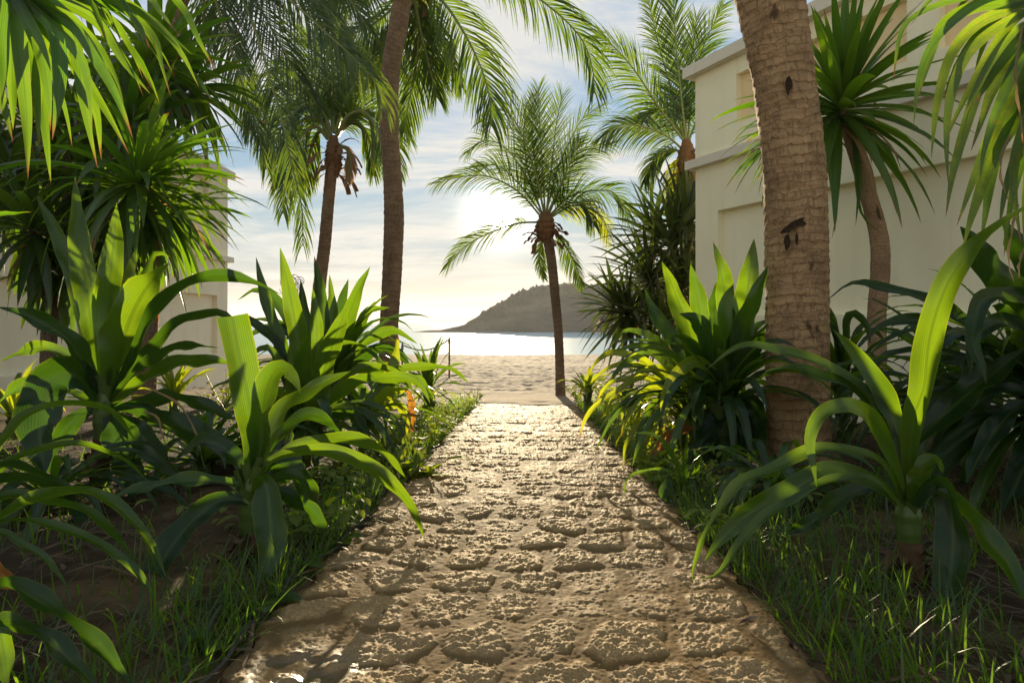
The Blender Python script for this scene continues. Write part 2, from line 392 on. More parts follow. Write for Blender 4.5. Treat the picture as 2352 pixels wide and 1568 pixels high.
M['strap_dark'] = leaf_mat('strap_leaf_deep_green', (0.016, 0.038, 0.014), (0.030, 0.058, 0.018), (0.07, 0.19, 0.008), (0.18, 0.31, 0.010), 0.42, 0.33, 7, tipat=0.97)
M['spotted'] = leaf_mat('strap_leaf_spotted', (0.030, 0.070, 0.014), (0.060, 0.100, 0.015), (0.11, 0.29, 0.008), (0.26, 0.40, 0.010), 0.48, 0.38, 7, tipat=0.965, spots=0.25)
M['pandan'] = leaf_mat('screw_pine_leaf', (0.010, 0.020, 0.009), (0.020, 0.033, 0.012), (0.05, 0.10, 0.01), (0.12, 0.18, 0.015), 0.28, 0.38, 3, tipat=0.98)
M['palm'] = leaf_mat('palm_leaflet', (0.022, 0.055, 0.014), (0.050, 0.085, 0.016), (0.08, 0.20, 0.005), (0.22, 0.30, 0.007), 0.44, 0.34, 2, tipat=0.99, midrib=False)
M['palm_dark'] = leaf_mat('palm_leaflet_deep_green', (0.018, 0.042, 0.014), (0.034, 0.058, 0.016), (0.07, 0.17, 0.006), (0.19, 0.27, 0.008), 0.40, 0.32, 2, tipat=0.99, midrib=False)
M['palm_yellow'] = leaf_mat('palm_leaflet_yellowing', (0.10, 0.11, 0.02), (0.16, 0.13, 0.03), (0.36, 0.48, 0.02), (0.52, 0.52, 0.03), 0.5, 0.4, 2, tipat=0.97, midrib=False)
M['dead'] = leaf_mat('dead_leaf', (0.16, 0.065, 0.015), (0.25, 0.115, 0.028), (0.24, 0.085, 0.012), (0.36, 0.16, 0.022), 0.5, 0.6, 9, tipat=0.8, spots=0.8)
M['dry'] = leaf_mat('dry_leaf', (0.16, 0.11, 0.06), (0.26, 0.18, 0.09), (0.4, 0.25, 0.1), (0.5, 0.32, 0.14), 0.3, 0.7, 9, tipat=0.99)
M['mulch'] = leaf_mat('fallen_leaf', (0.035, 0.022, 0.012), (0.15, 0.095, 0.045), (0.1, 0.06, 0.025), (0.2, 0.12, 0.05), 0.2, 0.8, 9, tipat=3, midrib=False)
M['grass'] = leaf_mat('grass_blade', (0.014, 0.042, 0.008), (0.035, 0.070, 0.011), (0.12, 0.30, 0.01), (0.28, 0.46, 0.015), 0.45, 0.4, 2, tipat=0.99, midrib=False)
M['shrub'] = leaf_mat('shrub_leaf', (0.07, 0.12, 0.015), (0.12, 0.16, 0.02), (0.28, 0.42, 0.01), (0.42, 0.50, 0.014), 0.5, 0.65, 5, tipat=0.99)
M['stalk'] = plain_mat('lily_stalk', (0.052, 0.088, 0.016), 0.42, 14, 0.55, 0.003, 0.4, (1, 1, .25))
M['stub'] = plain_mat('brown_stub', (0.085, 0.052, 0.028), 0.9, 25, 0.6, 0.01, 0.2, (1, 1, .4))
M['rachis'] = plain_mat('frond_rib', (0.16, 0.18, 0.05), 0.45, 8, 0.3, 0.001, 0.4)
M['fibre'] = plain_mat('palm_fibre', (0.16, 0.085, 0.04), 0.9, 30, 0.6, 0.01, 0.1, (1, 1, .2))
M['bark_big'] = bark_mat('palm_bark_large', (0.11, 0.066, 0.032), (0.47, 0.30, 0.155), 18, 0.008)
M['bark'] = bark_mat('palm_bark', (0.075, 0.048, 0.030), (0.30, 0.20, 0.125), 14, 0.014, False)
M['bark_pale'] = bark_mat('dracaena_bark', (0.13, 0.082, 0.046), (0.44, 0.29, 0.17), 34, 0.006, True)
M['bark_brown'] = bark_mat('dracaena_bark_brown', (0.05, 0.036, 0.024), (0.19, 0.14, 0.09), 30, 0.008, True)
M['wall'] = wall_mat('cream_render', (0.92, 0.87, 0.64))
M['wall_l'] = wall_mat('pale_render', (0.80, 0.75, 0.58))
M['cap'] = wall_mat('stone_coping', (0.72, 0.67, 0.56))
M['niche'] = wall_mat('warm_niche', (0.86, 0.68, 0.40))
M['wood'] = plain_mat('weathered_post', (0.12, 0.09, 0.06), 0.8, 20, 0.4, 0.004)
M['rope'] = plain_mat('rope', (0.16, 0.14, 0.11), 0.9, 40, 0.3, 0.003)
M['hose'] = plain_mat('black_hose', (0.05, 0.042, 0.035), 0.6, 12, 0.4, 0.001)

def path_mat():
    m, nt, out = new_mat('stone_path'); geo = nd(nt, 'ShaderNodeNewGeometry'); pos = geo.outputs['Position']
    at = nd(nt, 'ShaderNodeAttribute', attribute_name='rnd'); k = at.outputs['Fac']
    wt = nd(nt, 'ShaderNodeAttribute', attribute_name='wet').outputs['Fac']
    n = noise(nt, pos, 35, 6, 0.7); g = noise(nt, pos, 420, 3, 0.7); b = noise(nt, pos, 2.2, 4)
    n9 = noise(nt, pos, 160, 4, 0.75)
    stone = mixc(nt, n, (0.17, 0.108, 0.048), (0.48, 0.325, 0.155)); stone = mixc(nt, ramp(nt, n9, [(0.40, 0.45), (0.54, 0.0)]), stone, (0.055, 0.034, 0.016))
    sand = mixc(nt, g, (0.070, 0.042, 0.016), (0.19, 0.118, 0.048))
    c = mixc(nt, k, sand, stone)
    c = mixc(nt, ramp(nt, b, [(0.4, 0.0), (0.75, 0.4)]), c, (0.20, 0.145, 0.09))
    c = mixc(nt, math_(nt, 'MULTIPLY', wt, 0.65), c, (0.06, 0.042, 0.026))
    r = math_(nt, 'SUBTRACT', math_(nt, 'MULTIPLY_ADD', n, 0.3, 0.52), math_(nt, 'MULTIPLY', wt, 0.6), clamp=True)
    h = math_(nt, 'ADD', math_(nt, 'MULTIPLY', n, 1.0), math_(nt, 'MULTIPLY_ADD', g, 0.25, math_(nt, 'MULTIPLY', n9, 0.6)))
    h = math_(nt, 'MULTIPLY', h, math_(nt, 'SUBTRACT', 1.0, math_(nt, 'MULTIPLY', wt, 0.85)))
    p = pbsdf(nt, c, r, math_(nt, 'MULTIPLY_ADD', wt, 0.45, math_(nt, 'MULTIPLY_ADD', k, 0.034, 0.008)), bump(nt, h, 0.004, 0.7)); ln(nt, p.outputs[0], out.inputs[0]); return m
def soil_mat():
    m, nt, out = new_mat('bed_soil'); geo = nd(nt, 'ShaderNodeNewGeometry'); pos = geo.outputs['Position']
    n = noise(nt, pos, 14, 6, 0.7); g = noise(nt, pos, 150, 4, 0.7); b = noise(nt, pos, 1.6, 5, 0.6)
    c = mixc(nt, n, (0.014, 0.009, 0.005), (0.052, 0.031, 0.015))
    c = mixc(nt, ramp(nt, b, [(0.45, 0.0), (0.62, 0.75)]), c, mixc(nt, g, (0.085, 0.050, 0.022), (0.16, 0.10, 0.046)))
    p = pbsdf(nt, c, 0.9, 0.2, bump(nt, math_(nt, 'ADD', n, math_(nt, 'MULTIPLY', g, .3)), 0.012, 0.9)); ln(nt, p.outputs[0], out.inputs[0]); return m
def beach_mat():
    m, nt, out = new_mat('beach_sand'); geo = nd(nt, 'ShaderNodeNewGeometry'); pos = geo.outputs['Position']
    n = noise(nt, pos, 2.2, 6, 0.65); g = noise(nt, pos, 60, 4, 0.7)
    c = mixc(nt, n, (0.23, 0.178, 0.130), (0.39, 0.315, 0.240))
    c = mixc(nt, math_(nt, 'MULTIPLY', g, .35), c, (0.22, 0.16, 0.11))
    p = pbsdf(nt, c, 0.95, 0.08, bump(nt, math_(nt, 'ADD', n, math_(nt, 'MULTIPLY', g, .2)), 0.035, 0.7)); ln(nt, p.outputs[0], out.inputs[0]); return m
def sea_mat():
    m, nt, out = new_mat('sea_water'); geo = nd(nt, 'ShaderNodeNewGeometry'); pos = geo.outputs['Position']
    n = noise(nt, mapping(nt, pos, (0.22, 0.55, 1)), 1.0, 6, 0.6); n2 = noise(nt, mapping(nt, pos, (0.02, 0.06, 1)), 1.0, 3)
    p = pbsdf(nt, (0.30, 0.43, 0.47), 0.25, 0.10, bump(nt, math_(nt, 'ADD', n, math_(nt, 'MULTIPLY', n2, 2.0)), 0.18, 0.6)); ln(nt, p.outputs[0], out.inputs[0]); return m
def hill_mat():
    m, nt, out = new_mat('wooded_hill'); geo = nd(nt, 'ShaderNodeNewGeometry'); pos = geo.outputs['Position']
    n = noise(nt, pos, 0.35, 6, 0.65); b = noise(nt, mapping(nt, pos, (.05, .05, .12)), 1.0, 4)
    c = mixc(nt, n, (0.042, 0.044, 0.038), (0.098, 0.094, 0.078)); c = mixc(nt, ramp(nt, b, [(.5, 0), (.68, .6)]), c, (0.17, 0.14, 0.10))
    p = pbsdf(nt, c, 0.95, 0.1, bump(nt, n, 1.0, 0.8)); ln(nt, p.outputs[0], out.inputs[0]); return m

# ------------------------------------------------------------------ setting: ground, path, beach, sea, hill
def sheet(name, xs, ys, zf, mat, attrs=None):
    X, Y = np.meshgrid(xs, ys); Z = zf(X, Y)
    mb = MB(); mb.grid(np.stack([X, Y, Z], -1), np.stack([X, Y], -1), 0.5)
    o = mb.build(name, mat)
    o['kind'] = 'structure'; return o
def span(*segs):
    return np.unique(np.concatenate([np.linspace(a, b, n) for a, b, n in segs]))
gx = span((-60, -8, 30), (-8, -4, 40), (-4, 4, 260), (4, 8, 40), (8, 60, 30))
sheet('ground', gx, span((-8, 0.8, 40), (0.8, 4, 150), (4, 10.6, 130)), bed_z, soil_mat())
def beach_z(x, y):
    z = ground_z(x, y)-0.035+0.045*sstep(9.0, 10.0, y+(fbm(x*2.5, y*2.5, 4, 131)-.5)*1.8)
    a = sstep(10, 13, y)
    return z+(fbm(x*2.6, y*2.6, 5, 21, .6)-.5)*0.065*a+(np.abs(fbm(x*3.3, y*3.3, 3, 33)-.5))*-0.09*a+(fbm(x*.3, y*.3, 2, 4)-.5)*.1*a*sstep(45, 30, y)
def beach_xs(): return span((-70, -12, 60), (-12, 12, 420), (12, 70, 60))
sheet('beach', beach_xs(), span((8.7, 22, 260), (22, 41, 170), (41, 75, 40)), beach_z, beach_mat())
sheet('sea', np.array((-3500., -1200, -200, 0, 200, 1200, 3500)), np.array((44., 150, 400, 1500, 3000)), lambda x, y: np.full_like(x, -4.25), sea_mat())

def make_path():
    # rows grow with distance: finer near the eye
    ys = [0.75]
    while ys[-1] < 10.3: ys.append(ys[-1]+0.0021*max(ys[-1], 1.3)**1.25)
    ys = np.array(ys); nx = 430
    s = np.linspace(-0.02, 1.02, nx)
    Y = ys[:, None]*np.ones((1, nx)); wob = (fbm(ys*4.1, ys*0+2, 5, 9, .65)-.5)*.15; wob2 = (fbm(ys*3.7, ys*0+7, 5, 11, .65)-.5)*.15
    L, Rr = xl(ys)+wob, xr(ys)+wob2
    X = L[:, None]+(Rr-L)[:, None]*s[None, :]
    cx = (xl(ys)+xr(ys))[:, None]/2
    # rows of set stones: jittered cells
    wx = (fbm(X*6, Y*6, 3, 41)-.5)*0.09; wy = (fbm(X*6, Y*6, 3, 47)-.5)*0.09
    a = (X-cx+wx)/0.205; b = (Y+wy)/0.235
    rowi = np.floor(b); 
    f1 = np.full(X.shape, 9.0); f2 = f1.copy(); idh = np.zeros(X.shape)
    for dj in (-1, 0, 1):
        rj = rowi+dj; off = hash2(rj, rj*0+3, 5)
        ai = np.floor(a+off)
        for di in (-1, 0, 1):
            ci = ai+di
            px = ci+0.5-off+(hash2(ci, rj, 1)-.5)*.46; py = rj+0.5+(hash2(ci, rj, 2)-.5)*.34
            d = np.maximum(np.abs(a-px), np.abs(b-py))*.55+np.hypot(a-px, b-py)*.45
            nw = d < f1
            f2 = np.where(nw, f1, np.minimum(f2, d)); idh = np.where(nw, hash2(ci, rj, 7), idh); f1 = np.where(nw, d, f1)
    e = f2-f1
    mask = sstep(0.13, 0.30, e+(fbm(X*24, Y*24, 3, 51)-.5)*.22)*(0.5+0.5*(idh > 0.12))
    edge = np.minimum(X-L[:, None], Rr[:, None]-X)
    mask = mask*sstep(0.0, 0.05, edge)*sstep(10.2, 9.2, Y)
    rough = fbm(X*34, Y*30, 4, 61, .62); ridg = 1-np.abs(2*fbm(X*52, Y*40, 3, 67)-1)
    dome = sstep(0.05, 0.8, e)
    fine = fbm(X*105, Y*85, 3, 87, .6)
    mask2 = 0.05+.95*mask
    sharp = np.abs(2*fbm(X*44, Y*36, 3, 121, .6)-1); sharp2 = np.abs(2*fbm(X*95, Y*80, 2, 127)-1)
    tilt = (hash2(np.floor(idh*977), np.floor(idh*313), 9)-.45)
    h = mask*(0.003+0.004*idh+0.006*tilt*sstep(0, .6, e))+mask2*((rough-.5)*0.017-(sharp-.25)*0.009-(sharp2-.25)*0.006+(fine-.5)*0.005)+(fbm(X*9, Y*9, 4, 71)-.5)*0.014+(fbm(X*2.2, Y*2.2, 2, 77)-.5)*.02+(fbm(X*90, Y*90, 2, 79)-.5)*.004
    # a shallow wet hollow near the lower left
    wet = .8*sstep(0.16, 0.05, np.hypot((X+0.50)/1.3, Y-1.62))*sstep(.42, .6, fbm(X*8, Y*8, 3, 83)+.12)
    h = h*(1-.75*wet)-0.012*wet
    Z = ground_z(X, Y)+h
    drop = (s[None, :] < 0) | (s[None, :] > 1)
    Z = np.where(drop, ground_z(X, Y)-0.08, Z)
    Z = Z-sstep(9.0, 10.2, Y)*0.02
    mb = MB(); mb.grid(np.stack([X, Y, Z], -1), np.stack([X, Y], -1), 0.5)
    mb.r = [mask.ravel()]
    o = mb.build('path', path_mat()); o['kind'] = 'structure'
    at = o.data.attributes.new('wet', 'FLOAT', 'POINT'); at.data.foreach_set('value', wet.astype(np.float32).ravel())
make_path()

def make_hill():
    D = 313.0; prof = [(940, 763), (975, 759), (1010, 758), (1035, 752), (1060, 747), (1100, 727), (1150, 697), (1190, 674), (1230, 661), (1260, 657), (1300, 653), (1340, 650), (1420, 655), (1520, 640), (1650, 610), (1900, 600), (2300, 640), (2600, 700)]
    U = np.array([p[0] for p in prof], float); V = np.array([p[1] for p in prof], float)
    xs = np.linspace((940-CU)/F*D, (2600-CU)/F*D, 420); 
    ys = np.linspace(0, 1, 60)
    X, T = np.meshgrid(xs, ys)
    u = X/D*F+CU; v = np.interp(u, U, V)
    Yr = D+40+T*0
    H = (764-v)/F*(D+25)
    depth = 6+H*2.2
    Y = D+T*2*depth
    Z = -4.45+H*np.sin(np.pi*np.clip(T, 0, 1))**0.8
    Z = Z+(fbm(X*.22, Y*.22, 5, 91)-.5)*2.6*sstep(0, 8, H)*sstep(0, .2, T)+np.maximum(fbm(X*.9, Y*.9, 3, 95)-.45, 0)*6.0*sstep(3, 10, H)*sstep(.1, .3, T)
    mb = MB(); mb.grid(np.stack([X, Y, Z], -1), np.stack([X, Y], -1), .5)
    o = mb.build('hill', hill_mat()); o['kind'] = 'structure'
make_hill()

# ------------------------------------------------------------------ buildings
def facade(root, fr, length, z0, zl, zt, pan, mats, niches, thick=3.0, panbot=0.75):
    """a rendered wall: fr = (corner, along, inward); along runs from the far corner towards the viewer"""
    W, C, N = mats; pd = 0.10
    m = MB()                                   # body is set back; raised borders stand proud and leave recessed panels
    box(m, 0.06, length, pd, thick, z0, zt-.02, fr); m.build('wall', W, root, smooth=False)
    m = MB()
    box(m, 0, pan[0], 0, thick-.01, z0, zl-.02, fr); box(m, pan[0], length, 0, pd+.004, pan[1], zl-.02, fr); box(m, pan[0], length, 0, pd+.004, z0, panbot, fr)
    m.build('wall_border', W, root, smooth=False)
    m = MB(); box(m, -0.10, length, -0.10, thick+.02, zl-.03, zl+.08, fr); m.build('ledge', C, root, smooth=False)
    m = MB(); box(m, -0.12, length, -0.12, thick+.04, zt-.02, zt+.12, fr); m.build('coping', C, root, smooth=False)
    m = MB(); s = 0.0
    zb, zu = zl+.38, zt-.22
    for (a, b) in niches: box(m, s, a, -.003, thick-.02, zl+.08, zt-.02, fr); s = b
    box(m, s, length, -.003, thick-.02, zl+.08, zt-.02, fr)
    for (a, b) in niches: box(m, a, b, 0, pd+.003, zl+.08, zb, fr); box(m, a, b, 0, pd+.003, zu, zt-.02, fr)
    m.build('parapet', W, root, smooth=False)
    for (a, b) in niches:
        m = MB(); box(m, a+.001, b-.001, pd-.012, pd+.01, zb+.001, zu-.001, fr); m.build('niche_panel', N, root, smooth=False)
hd = R(24.8)
c = np.array((2.42, 9.0, 0.0))
rb = thing('cream_building', 'tall cream rendered building with pale coping and niches behind the thick palm trunk', 'building', (2.42, 9.0, -0.4))
facade(rb, (c, np.array((math.sin(hd), -math.cos(hd), 0)), np.array((math.cos(hd), math.sin(hd), 0))), 8.5, -0.6, 2.78, 3.98, (0.42, 2.15), (M['wall'], M['cap'], M['niche']), [(0.75, 1.05), (1.38, 2.0), (2.3, 2.95), (3.25, 3.9), (4.2, 4.9)], 3.0, 0.82)
c = np.array((-6.0, 14.4, 0.0))
lb = thing('pale_building', 'pale rendered building half hidden behind the strap leaved tree on the left', 'building', (-6, 14.4, -0.5))
facade(lb, (c, np.array((0.0, -1.0, 0)), np.array((-1.0, 0, 0))), 13, -0.9, 2.02, 3.78, (0.5, 1.28), (M['wall_l'], M['cap'], M['wall_l']), [(0.9, 1.5), (2.0, 2.7), (3.4, 4.2), (5, 6)], 4.0, 0.1)

# ------------------------------------------------------------------ palms
def frond(root, px, Y0, Y1, ll, g=1.4, mat='palm', nl=64, rw=0.018, lw=0.032, tip=0.45, start=0.12, lift=0.25, curve=None, dens=1.0):
    if curve is None:
        px = np.asarray(px, float)
        seg = np.concatenate([[0], np.cumsum(np.linalg.norm(np.diff(px, axis=0), axis=1))]); seg /= seg[-1]
        pts = np.array([P(a, b, Y0+(Y1-Y0)*s) for (a, b), s in zip(px, seg)])
    else: pts = curve
    q, L = crom(pts, 40); tg = tang(q); mb = MB()
    tube(mb, q, rw*(1-.85*np.linspace(0, 1, 40))+.002, 5, mi=1)
    up = np.array((0, 0, 1.0)); prev = None
    side = np.cross(tg, up) if curve is not None else nrm(np.cross(tg, q-CAMP))
    bad = np.linalg.norm(side, axis=1) < 0.25
    for i in range(40):
        if bad[i] and prev is not None: side[i] = prev
        side[i] /= max(np.linalg.norm(side[i]), 1e-6)
        if prev is not None and (side[i]*prev).sum() < 0: side[i] = -side[i]
        prev = side[i]
    tw = random.uniform(-.35, .35) if curve is not None else random.choice((-1, 1))*random.uniform(.25, .65); side = rot(side, tg, tw*np.linspace(1, .6, 40))
    nrmv = np.cross(side, tg)
    if nrmv[:, 2].mean() < 0: nrmv = -nrmv
    down = np.array((0, 0, -1.0)); ns = 5
    for sg in (-1, 1):
        for k in range(nl):
            if random.random() > dens: continue
            t = start+(0.99-start)*(k+random.uniform(-.3, .3))/(nl-1); t = min(max(t, start), 0.995)
            fi = t*39; i = min(int(fi), 38); w = fi-i
            b = q[i]*(1-w)+q[i+1]*w; T = tg[i]; S = side[i]*sg; Nn = nrmv[i]
            a = R(38+32*t+random.uniform(-7, 7))
            d = S*math.cos(a)+T*math.sin(a)+Nn*(lift+random.uniform(-.08, .12)); d = d/np.linalg.norm(d)
            u = (t-start)/(1-start)
            Lk = ll*(0.55+0.45*min(1, u/.25))*(1-(1-tip)*max(0, (u-.45)/.55)**1.5)*random.uniform(.85, 1.08)
            pp = [b]; dd = d.copy(); gg = g*random.uniform(.7, 1.3)
            for j in range(ns-1):
                dd = dd+down*gg*(.10+.30*j/(ns-1)); dd = dd/np.linalg.norm(dd); pp.append(pp[-1]+dd*Lk/(ns-1))
            pp = np.array(pp); wv = T-(T*d).sum()*d; wv = wv/max(np.linalg.norm(wv), 1e-6)
            jit = random.uniform(-.5, .5); wv = wv*math.cos(jit)+np.cross(d, wv)*math.sin(jit)
            W = lw*np.array((.6, 1, .9, .6, .08))*random.uniform(.8, 1.15)
            ps = np.stack([pp-wv*W[:, None]/2, pp+wv*W[:, None]/2], 1)
            uv = np.stack(np.broadcast_arrays(np.array((0., 1.))[None, :], np.linspace(0, 1, ns)[:, None]), -1)
            mb.grid(ps, uv, random.random(), 0)
    return mb.build('frond', [M[mat], M['rachis']], root)
def frond_free(root, c, az, el, L, ll, g=1.4, bend=1.4, mat='palm', **kw):
    d = sphdir(az, el); pts = [np.array(c)]
    for i in range(10):
        d = d+np.array((0, 0, -bend*(.03+.02*i))); d /= np.linalg.norm(d); pts.append(pts[-1]+d*L/10)
    return frond(root, None, 0, 0, ll, g, mat, curve=np.array(pts), **kw)
def palm_ring(fr, amp, seed):
    def f(s, th):
        ph = s*fr+0.25*np.sin(th+s*2)+fbm(s*2+th*0, th*.8+s*0, 3, seed)*.9
        return 1+amp*(0.5-(ph % 1.0))*1.0+(fbm(th*3+s*0, s*14, 3, seed+3)-.5)*amp*1.6
    return f
def palm_trunk(root, px, Y0, Y1, wpx, mat, fr=14, amp=0.05, ns=24, n=220, seed=1, flare=0.0):
    px = np.asarray(px, float); pts = []; rad = []
    for i, (u, v) in enumerate(px):
        Y = Y0+(Y1-Y0)*i/(len(px)-1); pts.append(P(u, v, Y)); rad.append(wpx[i]/2/F*Y)
    mb = MB(); tube(mb, pts, rad, ns, n, ring=palm_ring(fr, amp, seed)); return mb.build('trunk', mat, root), pts
def crown_base(root, c, r, h, n=14, droop=True):
    mb = MB()
    tube(mb, [np.array(c)+np.array((0, 0, z)) for z in (-h, -h*.5, 0, h*.5, h)], [r*.55, r*.95, r, r*.8, r*.4], 14, 24, ring=palm_ring(11, .22, 5))
    for k in range(n):
        az = random.uniform(0, 6.283); el = random.uniform(-.9, .9)
        gleaf(mb, np.array(c)+sphdir(az, 0)*r*.7+np.array((0, 0, random.uniform(-h, h*.6))), sphdir(az, el), random.uniform(.6, 1.6)*h, r*random.uniform(.4, .8), 1.6, 6, 2, prof_cut, .3, .1)
    return mb.build('fibre_sheath', M['fibre'], root)

def palm(label, base_uv, Y, trunk, fronds, free, crown, mats=('palm',), **k):
    b = P(*base_uv, Y); b = np.array((b[0], b[1], float(bed_z(b[0], b[1]))))
    root = thing('coconut_palm', label, 'palm tree', b, 'coconut palms')
    return root

# tall palm left of the path
Y = 10.5
p2 = palm('tall coconut palm with a slender ringed trunk crossing the whole sky left of the path', (893, 915), Y, 0, 0, 0, 0)
palm_trunk(p2, [(893, 925), (893, 770), (900, 640), (905, 500), (900, 380), (893, 280), (898, 160), (915, 60), (930, -40)], Y, Y, [50, 42, 44, 46, 42, 42, 42, 44, 40], M['bark'], 8.5, .06, 28, 320, 3)
crown_base(p2, P(935, -55, Y), .2, .3)
for px, y1, ll, mt in [
    ([(950, -45), (1013, 0), (1068, 80), (1108, 165), (1126, 235), (1128, 290)], 9.6, .80, 'palm'),
    ([(950, -55), (1050, -95), (1160, -62), (1241, 0), (1301, 50), (1341, 100), (1361, 160), (1365, 215)], 9.8, .72, 'palm'),
    ([(945, -40), (958, 30), (973, 100), (988, 160), (1003, 225)], 11.6, .62, 'palm'),
    ([(940, -45), (900, 20), (850, 60), (800, 80), (745, 84)], 11.8, .6, 'palm'),
    ([(940, -55), (880, -62), (800, -40), (735, 12)], 11.0, .6, 'palm'),
    ([(945, -40), (962, 60), (955, 160), (938, 240), (930, 300)], 12.0, .6, 'palm'),
    ([(950, -55), (1040, -112), (1140, -110), (1225, -62)], 11.5, .8, 'palm'),
    ([(945, -45), (928, 40), (880, 120), (850, 190)], 11.8, .55, 'palm'),
    ([(950, -50), (985, 10), (1020, 110), (1060, 200)], 11.9, .5, 'palm')]:
    frond(p2, px, Y, y1, ll*1.35, 1.15, mt, 86, .026, .024, lift=.2)
for az, el in ((-.8, .5), (-1.6, .6), (-2.4, .4), (.3, 1.0), (2.0, 1.1), (-1.2, 1.2)):
    frond_free(p2, P(935, -60, Y), az, el, 3.0, .7, 1.6, 1.2, nl=50, rw=.025, lw=.038)

# smaller palm far left
Y = 13.2
p1 = palm('coconut palm with shaggy brown fibre below its crown, left of the tall slender trunk', (728, 890), Y, 0, 0, 0, 0)
palm_trunk(p1, [(722, 890), (728, 720), (736, 640), (746, 560), (754, 470), (760, 405), (766, 340)], Y, Y, [34, 30, 29, 28, 27, 27, 26], M['bark'], 7.5, .05, 20, 200, 8)
crown_base(p1, P(766, 360, Y), .17, .40, 26)
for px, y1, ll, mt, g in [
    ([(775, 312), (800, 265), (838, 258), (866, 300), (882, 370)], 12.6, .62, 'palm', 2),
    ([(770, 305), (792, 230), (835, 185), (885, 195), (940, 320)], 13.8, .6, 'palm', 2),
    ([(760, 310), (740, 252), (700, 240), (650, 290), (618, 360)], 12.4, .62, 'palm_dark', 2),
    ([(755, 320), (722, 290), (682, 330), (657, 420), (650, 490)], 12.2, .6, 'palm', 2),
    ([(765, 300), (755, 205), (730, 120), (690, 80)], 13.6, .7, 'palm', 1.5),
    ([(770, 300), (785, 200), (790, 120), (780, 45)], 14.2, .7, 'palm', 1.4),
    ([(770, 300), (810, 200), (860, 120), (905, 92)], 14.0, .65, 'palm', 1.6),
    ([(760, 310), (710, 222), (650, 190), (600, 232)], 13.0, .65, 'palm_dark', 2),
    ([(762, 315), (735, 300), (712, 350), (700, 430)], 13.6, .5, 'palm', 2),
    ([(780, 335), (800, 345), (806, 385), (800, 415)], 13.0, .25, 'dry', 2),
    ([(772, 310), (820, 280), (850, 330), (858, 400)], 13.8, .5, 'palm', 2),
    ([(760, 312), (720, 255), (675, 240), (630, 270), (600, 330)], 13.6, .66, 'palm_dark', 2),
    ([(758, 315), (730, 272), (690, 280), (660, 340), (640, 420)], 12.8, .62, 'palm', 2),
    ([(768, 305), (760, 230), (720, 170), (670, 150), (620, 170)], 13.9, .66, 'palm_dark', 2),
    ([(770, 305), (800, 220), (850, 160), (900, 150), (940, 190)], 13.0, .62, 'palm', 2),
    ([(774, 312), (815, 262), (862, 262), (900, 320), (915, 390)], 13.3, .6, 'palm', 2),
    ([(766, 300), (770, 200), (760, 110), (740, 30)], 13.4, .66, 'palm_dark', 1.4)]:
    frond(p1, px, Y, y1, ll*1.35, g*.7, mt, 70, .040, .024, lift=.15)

# palm whose crown is above the left corner of the sky
Y = 8.2
p6 = palm('coconut palm with long dark fronds hanging from above the upper left edge of the sky', (335, 930), Y, 0, 0, 0, 0)
palm_trunk(p6, [(330, 960), (340, 700), (355, 450), (378, 200), (402, 40), (430, -90), (450, -140)], Y, Y, [54, 48, 46, 46, 44, 42, 40], M['bark'], 9, .06, 20, 200, 13)
crown_base(p6, P(455, -150, Y), .2, .3)
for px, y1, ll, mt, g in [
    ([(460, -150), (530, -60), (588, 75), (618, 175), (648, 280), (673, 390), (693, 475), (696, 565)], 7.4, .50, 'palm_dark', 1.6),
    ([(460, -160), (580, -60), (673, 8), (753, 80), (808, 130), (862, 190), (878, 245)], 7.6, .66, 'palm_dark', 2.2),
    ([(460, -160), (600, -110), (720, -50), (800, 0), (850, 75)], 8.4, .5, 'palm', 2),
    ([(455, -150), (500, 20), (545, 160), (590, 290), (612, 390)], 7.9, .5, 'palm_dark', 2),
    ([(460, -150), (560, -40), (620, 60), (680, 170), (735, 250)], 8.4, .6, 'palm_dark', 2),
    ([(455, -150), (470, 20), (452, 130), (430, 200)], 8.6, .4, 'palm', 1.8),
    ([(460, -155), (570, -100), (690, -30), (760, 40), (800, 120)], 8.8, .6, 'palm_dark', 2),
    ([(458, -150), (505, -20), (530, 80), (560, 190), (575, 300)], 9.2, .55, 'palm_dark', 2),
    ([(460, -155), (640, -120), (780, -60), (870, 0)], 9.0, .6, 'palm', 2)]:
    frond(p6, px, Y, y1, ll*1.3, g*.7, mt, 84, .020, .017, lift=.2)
for az, el in ((-.8, .5), (-1.6, .9), (-2.6, .4), (2.4, .6), (1.6, .9)):
    frond_free(p6, P(455, -155, Y), az, el, 2.6, .5, 1.6, 1.2, nl=50, rw=.02, lw=.03)

